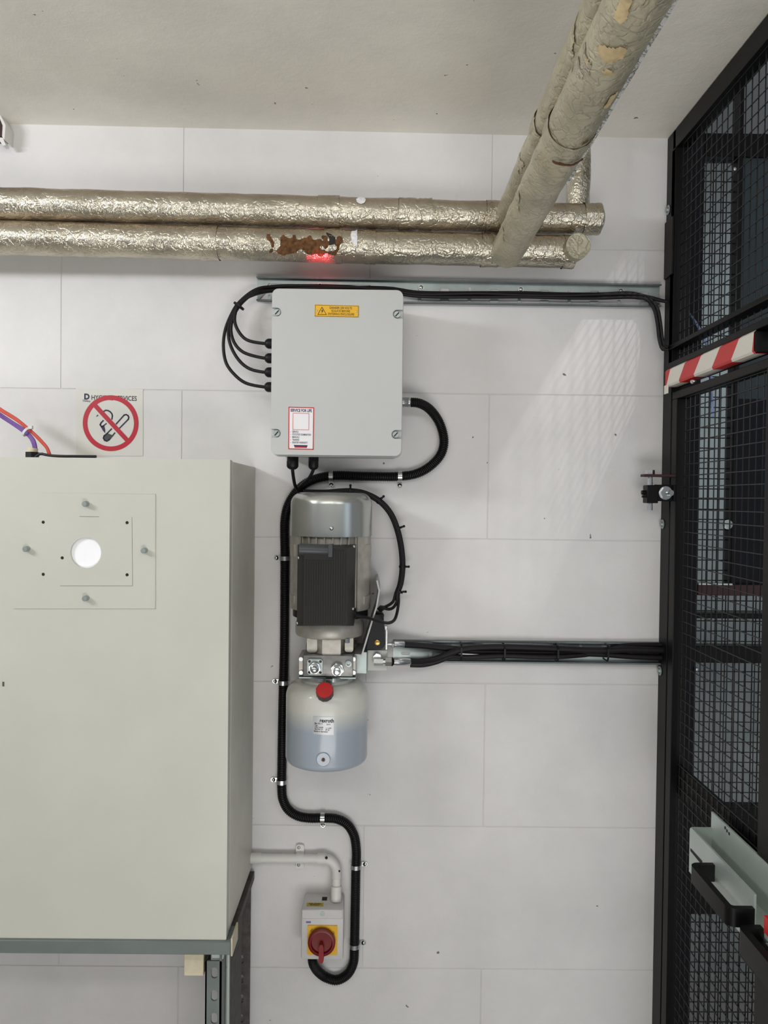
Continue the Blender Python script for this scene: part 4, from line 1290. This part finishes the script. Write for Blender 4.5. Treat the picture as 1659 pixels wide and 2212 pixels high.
outl([sgp(*q) for q in ((680, 635), (720, 612), (765, 615), (810, 640), (845, 680), (855, 720), (845, 790))], S(3), YN, False, 'print_navy', sg, 'smoke', .0001)
outl([sgp(*q) for q in ((675, 815), (630, 860), (612, 900), (640, 940), (665, 985))], S(3.2), YN, False, 'print_navy', sg, 'smoke', .0001)
outl([sgp(*q) for q in ((665, 930), (735, 875))], S(2.6), YN, False, 'print_navy', sg, 'smoke', .0001)
g = G().prism([(sgp(*q).x, sgp(*q).z) for q in ((630, 925), (690, 900), (715, 1010), (712, 1068), (660, 1010))][::-1], [], YN, YN - .0001)
g.prism([(sgp(*q).x, sgp(*q).z) for q in ((530, 748), (555, 695), (580, 715))][::-1], [], YN, YN - .0001)
part('smoke', g, 'print_navy', sg)
g = G().prism([(sgp(*q).x, sgp(*q).z) for q in ((755, 1065), (870, 1110), (880, 1120), (790, 1200), (745, 1226), (700, 1212), (674, 1165), (690, 1120))][::-1], [], YN, YN - .0001)
part('cigarette_tip', g, 'charcoal_cap', sg)
outl([sgp(*q) for q in ((745, 1075), (840, 980))], S(3), YN, False, 'print_navy', sg, 'cigarette', .0001)
outl([sgp(*q) for q in ((745, 1075), (690, 1120), (676, 1165), (700, 1210), (745, 1226), (790, 1200), (905, 1060))], S(3), YN, False, 'print_navy', sg, 'cigarette', .0001)
text('HYGIENE SERVICES', .0122, sgp(888, 372), 'print_black', sg, U=(1, 0, -.012), fit=S(97), bold=.01)
text('D', .0142, sgp(345, 345), 'print_navy', sg, bold=.05, fit=S(11.5))
text('Dunlevy', .0052, sgp(340, 424), 'print_navy', sg, U=(1, 0, -.06), fit=S(17))

# ================================================================ WIRES ABOVE THE CABINET
def wz(x, y, Y): return P(x / 11.06, 860 + y / 11.06, Y)
for i, (off, lb_) in enumerate(((0, 'upper purple wire entering the small gland above cabinet'), (26, 'middle purple wire entering the small gland above cabinet'), (52, 'lower purple wire entering the small gland above cabinet'))):
    pts = [wz(-400 - off * .3, 60 + off, -.09), wz(0, 370 + off * 1.2, -.09 - .002 * i), wz(300, 570 + off * 1.1, -.092), wz(590 - off * .3, 755 + off * 1.3, -.095), wz(720 - off * .5, 880 + off * .9, -.097), wz(820 - off, 1020 + off * .4, -.1), wz(862 - off, 1190, -.1), wz(865 - off, 1260, -.1)]
    single('purple_wire', G().tube(spl(pts, .005), S(2.6 if i else 2.8, -.1), 8), 'purple', lb_, 'wire', 'purple wires above the cabinet')
for i, (off, lb_) in enumerate(((0, 'red orange wire running down to cabinet top, upper one'), (34, 'red orange wire running down to cabinet top, lower one'))):
    pts = [wz(-400, -50 + off, -.088), wz(0, 250 + off, -.089), wz(400, 500 + off, -.092), wz(650, 705 + off * .6, -.094), wz(830, 860 + off * .8, -.096), wz(1000, 1030 + off, -.098), wz(1130, 1190 + off * .8, -.1), wz(1205 - off, 1380, -.1)]
    single('orange_wire', G().tube(spl(pts, .005), S(3.0, -.1), 8), 'orange', lb_, 'wire', 'red orange wires above the cabinet')
c = wz(640, 800, -.095)
th = thing('cable_tie', 'white cable tie round purple and orange wires', 'cable tie', c)
d = (wz(760, 900, -.095) - wz(520, 700, -.095)).normalized()
part('strap', G().lathe([(.0088, -.002), (.0096, -.002), (.0096, .002), (.0088, .002)], c, d, 24, False), 'white_plastic', th)
kk = wz(740, 700, -.098)
part('head', G().box(kk - Vector((.003, .003, .003)), kk + Vector((.003, .003, .003)), .0006, 1), 'white_plastic', th)
gb = wz(800, 1330, -.1)
gt = thing('cable_gland', 'dark gland with tan ring on cabinet top under the purple wires', 'cable gland', Vector((gb.x - .002, -.1, czt - .001)))
gb = Vector((gb.x - .002, -.1, czt - .001))
hgt = wz(800, 1190, -.1).z - gb.z
part('nut', G().hexn(gb, gb + Vector((0, 0, hgt * .7)), .0112), 'charcoal', gt)
part('ring', G().cyl(gb + Vector((0, 0, hgt * .7)), gb + Vector((.001, 0, hgt)), .0085, n=20), 'wood', gt)
ca = [Vector((gb.x + .006, -.105, gb.z + .006)), wz(950, 1335, -.105), wz(1150, 1365, -.108), wz(1400, 1385, -.11), wz(1800, 1390, -.11), wz(2300, 1395, -.11)]
single('top_cable', G().tube(spl(ca, .005), S(3, -.1), 8), 'rubber', 'thin black cable lying along the back of the cabinet top', 'cable')
# dark fixture at the far left under the ceiling
a = P(-60, 250, -.03); b = P(10, 294, -.03)
fx = thing('wall_fixture', 'dark maroon boxed fixture with chipped white rim at left under ceiling', 'fixture', (b.x - .02, 0, b.z))
part('fixture_body', G().prism([(a.x, b.z), (b.x - .003, b.z), (b.x - .002, b.z + .018), (b.x - .012, a.z + .006), (a.x, a.z + .008)], [], -.028, -.0005), 'maroon', fx)
part('rim', G().prism([(b.x - .004, b.z - .001), (b.x, b.z - .007), (b.x + .002, b.z + .019), (b.x - .011, a.z + .009), (b.x - .0125, a.z + .006), (b.x - .003, b.z + .018)], [], -.031, -.0005), 'painted_pipe', fx)
part('rim_foot', G().prism([(b.x - .014, b.z - .001), (b.x - .004, b.z - .002), (b.x + .001, b.z - .015), (b.x - .004, b.z - .016)], [], -.028, -.015), 'painted_pipe', fx)

# ================================================================ MESH GATE ON THE RIGHT
def Fz(px, py): return F(px, py, XF)
def bar(px0, py0, px1, py1, px2=None, name=None): pass
WP = .0192                              # mesh pitch
WR = .00095
def wires(parent, y0, y1, z0, z1, x, name='wire', rad=WR, axis='Y', py=WP, pz=WP):
    """welded mesh in the plane X = x (or Y = x when axis is 'X'), each wire an object that shares its mesh"""
    base = BASE[parent.name]
    def mk(length, vert):
        g = G()
        if vert: g.tube([Vector((0, 0, 0)), Vector((0, 0, length))], rad, 6)
        elif axis == 'Y': g.tube([Vector((0, 0, 0)), Vector((0, -length, 0))], rad, 6)
        else: g.tube([Vector((0, 0, 0)), Vector((length, 0, 0))], rad, 6)
        me = bpy.data.meshes.new(name)
        me.from_pydata(g.v, [], g.f)
        me.polygons.foreach_set('use_smooth', g.sm)
        me.materials.append(M['wire'])
        return me
    mv, mh = mk(z1 - z0, True), mk(abs(y1 - y0), False)
    n = int(abs(y1 - y0) / py)
    for i in range(n + 1):
        t = i * py
        o = bpy.data.objects.new('vertical_wire', mv)
        COL.objects.link(o); o.parent = parent
        o.location = (Vector((x + rad, y0 - t, z0)) if axis == 'Y' else Vector((y0 + t, x + rad, z0))) - base
    m_ = int((z1 - z0) / pz)
    for i in range(m_ + 1):
        o = bpy.data.objects.new('horizontal_wire', mh)
        COL.objects.link(o); o.parent = parent
        o.location = (Vector((x - rad, y0, z1 - i * pz)) if axis == 'Y' else Vector((y0, x - rad, z1 - i * pz))) - base
YEND = -.95
zTop = slopez(XF)
# wall post
wp = thing('gate_post', 'black steel post fixed to the wall beside mesh gate', 'post', (XF, -.02, 0))
yp_ = Fz(1442, 1300).y
part('post', G().box((XF, -.0005, .001), (XF + .03, yp_, zTop - .001), .001, 1), 'steel_black', wp)
for q in ((1441, 453), (1426, 1132), (1421, 1448)):
    c = Fz(q[0] + 4, q[1])
    part('fixing_bolt', G().lathe([(.0075, 0), (.0085, .0008), (.0085, .0016), (.005, .002), (.0045, .005), (.002, .0055)], Vector((XF, min(-.012, c.y + .01), c.z)), (-1, 0, 0), 20), 'galv', wp)
for q in ((1434, 485, 605), ):
    a, b = Fz(q[0] + 3, q[1]), Fz(q[0] + 3, q[2])
    part('post_plate', G().box((XF - .003, -.002, b.z), (XF, yp_, a.z), .0005, 1), 'steel_black', wp)
# upper panel
zA1, zA0 = Fz(1456, 737).z, Fz(1456, 748).z
zA1, zA0 = (Fz(1456, 737).z + Fz(1659, 644.7).z) / 2, (Fz(1456, 748).z + Fz(1659, 655).z) / 2
zB1 = (Fz(1440, 784).z + Fz(1659, 690).z) / 2
zB0 = (Fz(1440, 800).z + Fz(1659, 704).z) / 2
y_in = Fz(1449, 600).y
up_ = thing('mesh_fence', 'upper black mesh fence of the cage between ceiling and striped bar', 'fence', (XF, y_in, zB0))
part('top_rail', G().box((XF, y_in, zTop - .034), (XF + .028, YEND, zTop - .001), .001, 1), 'steel_black', up_)
part('side_rail', G().box((XF, y_in + .004, zB0), (XF + .028, y_in - .012, zTop - .034), .001, 1), 'steel_black', up_)
part('middle_rail', G().box((XF - .004, y_in, zA0), (XF + .02, YEND, zA1), .001, 1), 'steel_black', up_)
part('bottom_rail', G().box((XF - .002, y_in + .004, zB0), (XF + .03, YEND, zB1), .001, 1), 'steel_black', up_)
wires(up_, y_in - .02, YEND, zB1, zTop - .034, XF + .01)
# striped bar
zC1 = (Fz(1435, 806).z + Fz(1644, 713).z) / 2
zC0 = (Fz(1460, 834).z + Fz(1646, 760).z) / 2
y_a, y_b = F(1436, 806, XF - .010).y, Fz(1645, 715).y
zC1 = min(zC1, zB0 - .0003)
sb = thing('striped_bar', 'red and white diagonally striped bumper bar on the mesh gate', 'warning bar', (XF, y_a, zC0))
XB = XF - .010
part('core', G().box((XB + .0006, y_a, zC0 + .0006), (XF + .02, y_b, zC1 - .0006), .003), 'steel_black', sb)
tops = [1432, 1443, 1475, 1510, 1550, 1591, 1638, 1646]
bots = [1432, 1434, 1459.6, 1491, 1530, 1571, 1617, 1646]
def fyt(px): return F(px, 1106, XF - .010).y
for i in range(len(tops) - 1):
    ta, tb_, ba, bb_ = [min(max(fyt(q), y_b), y_a) for q in (tops[i], tops[i + 1], bots[i], bots[i + 1])]
    g = G()
    hh = zC1 - zC0
    c_ = .003
    for (zl, zh, fl, fh, xl, xh) in ((zC0 + c_, zC1 - c_, c_ / hh, 1 - c_ / hh, XB, XB), (zC0, zC0 + c_, 0, c_ / hh, XB + .003, XB), (zC1 - c_, zC1, 1 - c_ / hh, 1, XB, XB + .003)):
        lerp = lambda a, b, t: a + (b - a) * t
        q = [(xl, lerp(ba, ta, fl), zl), (xl, lerp(bb_, tb_, fl), zl), (xh, lerp(bb_, tb_, fh), zh), (xh, lerp(ba, ta, fh), zh)]
        g.add(q, [(0, 1, 2, 3)])
    g.add([(XB + .003, ba, zC0), (XB + .003, bb_, zC0), (XB + .02, bb_, zC0), (XB + .02, ba, zC0)], [(0, 1, 2, 3)])
    part('red_stripe' if i % 2 == 0 else 'white_stripe', g, 'tape_red' if i % 2 == 0 else 'tape_white', sb)
part('tape_tail', G().box((XB - .0006, y_a + .0005, zC0 - .012), (XB + .001, y_a - .016, zC0 + .003)), 'tape_white', sb, 'loose white end of tape')
part('fixing_bolt', G().ball(F(1497, 824, XF - .004), .0042, 12, (1, 1.6, 1)), 'zinc', sb)
cbl = [F(1440, 640, XF + .02), F(1462, 650, XF + .04), F(1490, 680, XF + .045), F(1512, 712, XF + .045), F(1530, 760, XF + .045), F(1540, 900, XF + .05)]
single('data_cable', G().tube(spl(cbl, .006), .0022, 8), 'pale_blue', 'thin pale blue cable slanting down behind upper mesh beside wall', 'cable')
# gate leaf
zD1 = (Fz(1447, 843.6).z + Fz(1659, 782).z) / 2
zD1 = min(zD1, zC0 - .004)
zD0 = zD1 - .013
gx0, gx1 = Fz(1444, 1300).y, Fz(1455, 1300).y
gy0, gy1 = Fz(1645, 1500).y, Fz(1645, 1500).y - .045
gate = thing('mesh_gate', 'tall black framed mesh gate leaf below the striped bar', 'gate', (XF, gx0, .06))
part('top_rail', G().box((XF, gx0, zD0), (XF + .022, gy1, zD1), .001, 1), 'steel_black', gate)
part('hinge_stile', G().box((XF, gx0, .06), (XF + .022, gx1, zD0), .001, 1), 'steel_black', gate)
part('lock_stile', G().box((XF - .002, gy0, .06), (XF + .03, gy1, zD0), .001, 1), 'steel_black', gate)
part('bottom_rail', G().box((XF, gx1, .06), (XF + .022, gy0, .09), .001, 1), 'steel_black', gate)
wires(gate, gx1 - .012, gy0, .09, zD0, XF + .01)
zm = (F(1548, 1745, XF).z + F(1641, 1829, XF).z) / 2
part('middle_rail', G().box((XF + .0125, gx1, zm - .05), (XF + .022, gy0, zm), .001, 1), 'steel_black', gate)
# hinge with bolts
hx = XF
H = lambda px, py, Y=-.055: P(px, py, Y)
a, b = H(1393.5, 1048), H(1416, 1087)
hg = part('gate_hinge', G().box((a.x, -.068, b.z), (b.x, -.044, a.z), .001, 1), 'steel_black', gate)
a, b = H(1387.5, 1024.5), H(1437, 1030.5)
part('upper_lug', G().box((a.x, -.067, b.z), (hx + .001, -.045, a.z), .0005, 1), 'maroon', hg)
a, b = H(1411, 1047), H(1458, 1083)
part('hinge_arm', G().box((a.x, -.064, b.z), (hx + .002, -.058, a.z), .0005, 1), 'steel_black', hg)
part('hinge_arm', G().box((hx - .004, -.064, b.z), (hx, Fz(1460, 1065).y, a.z), .0005, 1), 'steel_black', hg)
a, b = H(1403.5, 1024), H(1403.5, 1102)
part('pivot_bolt', G().cyl(a, b, S(5.8, -.055), n=20).hexn(H(1403.5, 1015.5), H(1403.5, 1024.4), S(10.5, -.055)), 'zinc', hg)
c = H(1433, 1065)
c = Vector((c.x, -.0645, c.z))
part('hinge_nut', G().hexn(c, c + Vector((0, -.006, 0)), .0105, R(10)).cyl(c + Vector((0, 0, 0)), c + Vector((0, -.001, 0)), .0118, n=24).cyl(c + Vector((.003, -.005, 0)), c + Vector((.006, -.013, 0)), .005, n=16), 'zinc', hg)
part('stop_bolt', G().cyl(H(1386, 1064, -.056), H(1394, 1064, -.056), .004, n=14).box(H(1386, 1070), H(1394, 1075, -.06)), 'steel_black', hg)

# ---- latch channel and handles at the lower right
XL = XF - .036
A = F(1490, 1785, XL); Bq = F(1629, 1932, XL)
zl1 = (A.z + Bq.z) / 2
ya, yb = A.y, Bq.y
zl0 = zl1 - .069
hk = part('latch_channel', G().prism([(ya, zl0), (ya, zl1 - .004), (ya - .004, zl1), (yb, zl1), (yb, zl0)], [], 0, .003, O=(XL, 0, 0), U=(0, 1, 0), V=(0, 0, 1)), 'galv_pale', gate, 'pale galvanised channel of the latch')
part('channel_web', G().box((XL + .003, ya, zl0 + .024), (XF - .003, yb - .25, zl0 + .027)), 'galv_pale', hk)
zi1 = (F(1543, 1763.5, XF - .003).z + F(1659, 1861.5, XF - .003).z) / 2
part('inner_leaf', G().box((XF - .0035, ya, zl0 + .02), (XF - .0006, yb - .25, zi1)), 'galv_pale', hk)
part('end_plate', G().box((XL + .003, ya - .003, zl0 + .02), (XF - .0035, ya, zl1 - .001)), 'galv_pale', hk)
q1, q2 = F(1492, 1838, XL), F(1517, 1866, XL)
part('slot', G().prism([(q1.y, q1.z), (q2.y, q2.z - .002), (q2.y, q2.z + .004), (q1.y, q1.z + .004)], [], -.0002, -.0006, O=(XL, 0, 0), U=(0, 1, 0), V=(0, 0, 1)), 'dark_hole', hk)
q1 = F(1565, 1790, XF - .004)
for dy_, dz_ in ((0, 0), (-.006, -.002), (-.013, -.003)):
    part('punched_mark', G().box((XF - .0042, q1.y + dy_, q1.z + dz_), (XF - .0034, q1.y + dy_ - .003, q1.z + dz_ + .004)), 'dark_hole', hk)
def dhandle(xf_, xo, y1, y2, zc_, h, t, name, parent):
    """flat bar bent to a D in plan: far arm, grip along Y, near arm, rounded corners"""
    n = 5
    r = .012
    path = [(xf_, y1)]
    path += [(xo + r - r * math.sin(R(90 * k / n)), y1 - r + r * math.cos(R(90 * k / n))) for k in range(n + 1)]
    path += [(xo + r - r * math.cos(R(90 * k / n)), y2 + r - r * math.sin(R(90 * k / n))) for k in range(n + 1)]
    path += [(xf_, y2)]
    inner = []
    r2 = r - t
    inner += [(xf_, y1 - t)]
    inner += [(xo + r - r2 * math.sin(R(90 * k / n)), y1 - r + r2 * math.cos(R(90 * k / n))) for k in range(n + 1)]
    inner += [(xo + r - r2 * math.cos(R(90 * k / n)), y2 + r - r2 * math.sin(R(90 * k / n))) for k in range(n + 1)]
    inner += [(xf_, y2 + t)]
    g = G().prism(path + inner[::-1], [], zc_ - h / 2, zc_ + h / 2, O=(0, 0, 0), U=(1, 0, 0), V=(0, 1, 0))
    return part(name, g, 'steel_black', parent)
h1 = F(1539, 1889, XL); h2 = F(1631, 1975, XL)
XH = XL - .034
dhandle(XL - .0002, XH, h1.y, h2.y, (h1.z + h2.z) / 2, .0235, .008, 'pull_handle', gate)
h3 = F(1655, 2020, XL)
xg = XL - .030
p1 = F(1590, 2015, xg)
lv = dhandle(XL - .0002, xg, p1.y, p1.y - .32, p1.z - .005, .031, .010, 'latch_lever', gate)
q1, q2 = F(1654, 1977, XL - .01), F(1680, 2028, XL - .01)
part('red_edge', G().box((XL - .012, q1.y, q1.z), (XL - .006, q2.y, q2.z - .008)), 'tape_red', lv, 'red edge')
q1, q2 = F(1612, 2004, XL - .012), F(1656, 2044, XL - .012)
part('lever_boss', G().box((XL - .013, q1.y, q1.z - .001), (XL - .001, q2.y, q1.z - .024), .002), 'steel_black', lv)
q = [F(1633, 2030, XL - .004), F(1633, 2058, XL - .004), F(1690, 2125, XL - .004), F(1690, 2050, XL - .004)]
part('keeper_plate', G().prism([(p.y, p.z) for p in q], [], 0, .002, O=(XL - .004, 0, 0), U=(0, 1, 0), V=(0, 0, 1)), 'galv_pale', hk)

# ================================================================ LIFT CAGE BEYOND THE GATE
YR = .03
rc_ = thing('rear_cage', 'dark steel lift cage frame seen through the mesh gate', 'cage', (P(1500, 1200, YR).x, YR, 0))
xl0, xl1 = WX1, P(1507, 1200, YR).x
part('mast', G().box((xl0, YR, 0), (xl1, YR + .05, 2.6), .001, 1), 'navy_panel', rc_)
xr0, xr1 = P(1587, 800, YR).x, P(1597, 800, YR).x
def zR(py, Y=YR): return P(1560, py, Y).z
part('upright', G().box((xr0, YR, zR(1262)), (xr1, YR + .03, 2.6), .001, 1), 'steel_black', rc_)
xe = 1.15
for t_, b_, m_ in ((288, 338, 'steel_black'), (1262, 1286, 'maroon'), (1326, 1336, 'steel_black'), (1396, 1432, 'steel_black'), (1745, 1975, 'steel_black')):
    part('crossbar', G().box((xl1, YR - (.001 if m_ != 'maroon' else .004), zR(b_)), (xe, YR + .03, zR(t_)), .001, 1), m_, rc_)
part('sheet_panel', G().box((xr1, YR + .005, zR(860)), (xe, YR + .012, zR(338))), 'teal_panel', rc_, 'dark teal sheet')
part('sheet_panel', G().box((xr1, YR + .005, zR(1262)), (xe, YR + .012, zR(860))), 'navy_panel', rc_, 'dark navy sheet')
part('sill', G().box((xl1, YR - .008, zR(1263)), (xr0, YR, zR(1259.5))), 'galv_pale', rc_, 'bright sill strip')
part('fixing_bolt', G().lathe([(.009, 0), (.009, .003), (.005, .004)], P(1571, 1133, YR), (0, -1, 0), 16), 'galv', rc_)
part('fixing_bolt', G().ball(P(1504, 1446, YR - .004), .0045, 12), 'zinc', rc_)
part('fixing_bolt', G().ball(P(1586, 366, YR - .004), .0045, 12), 'zinc', rc_)
wires(rc_, xl1 + .006, xe, .02, zR(338), YR + .02, axis='X', py=.0192, pz=.0192, rad=.0011)
wires2 = None
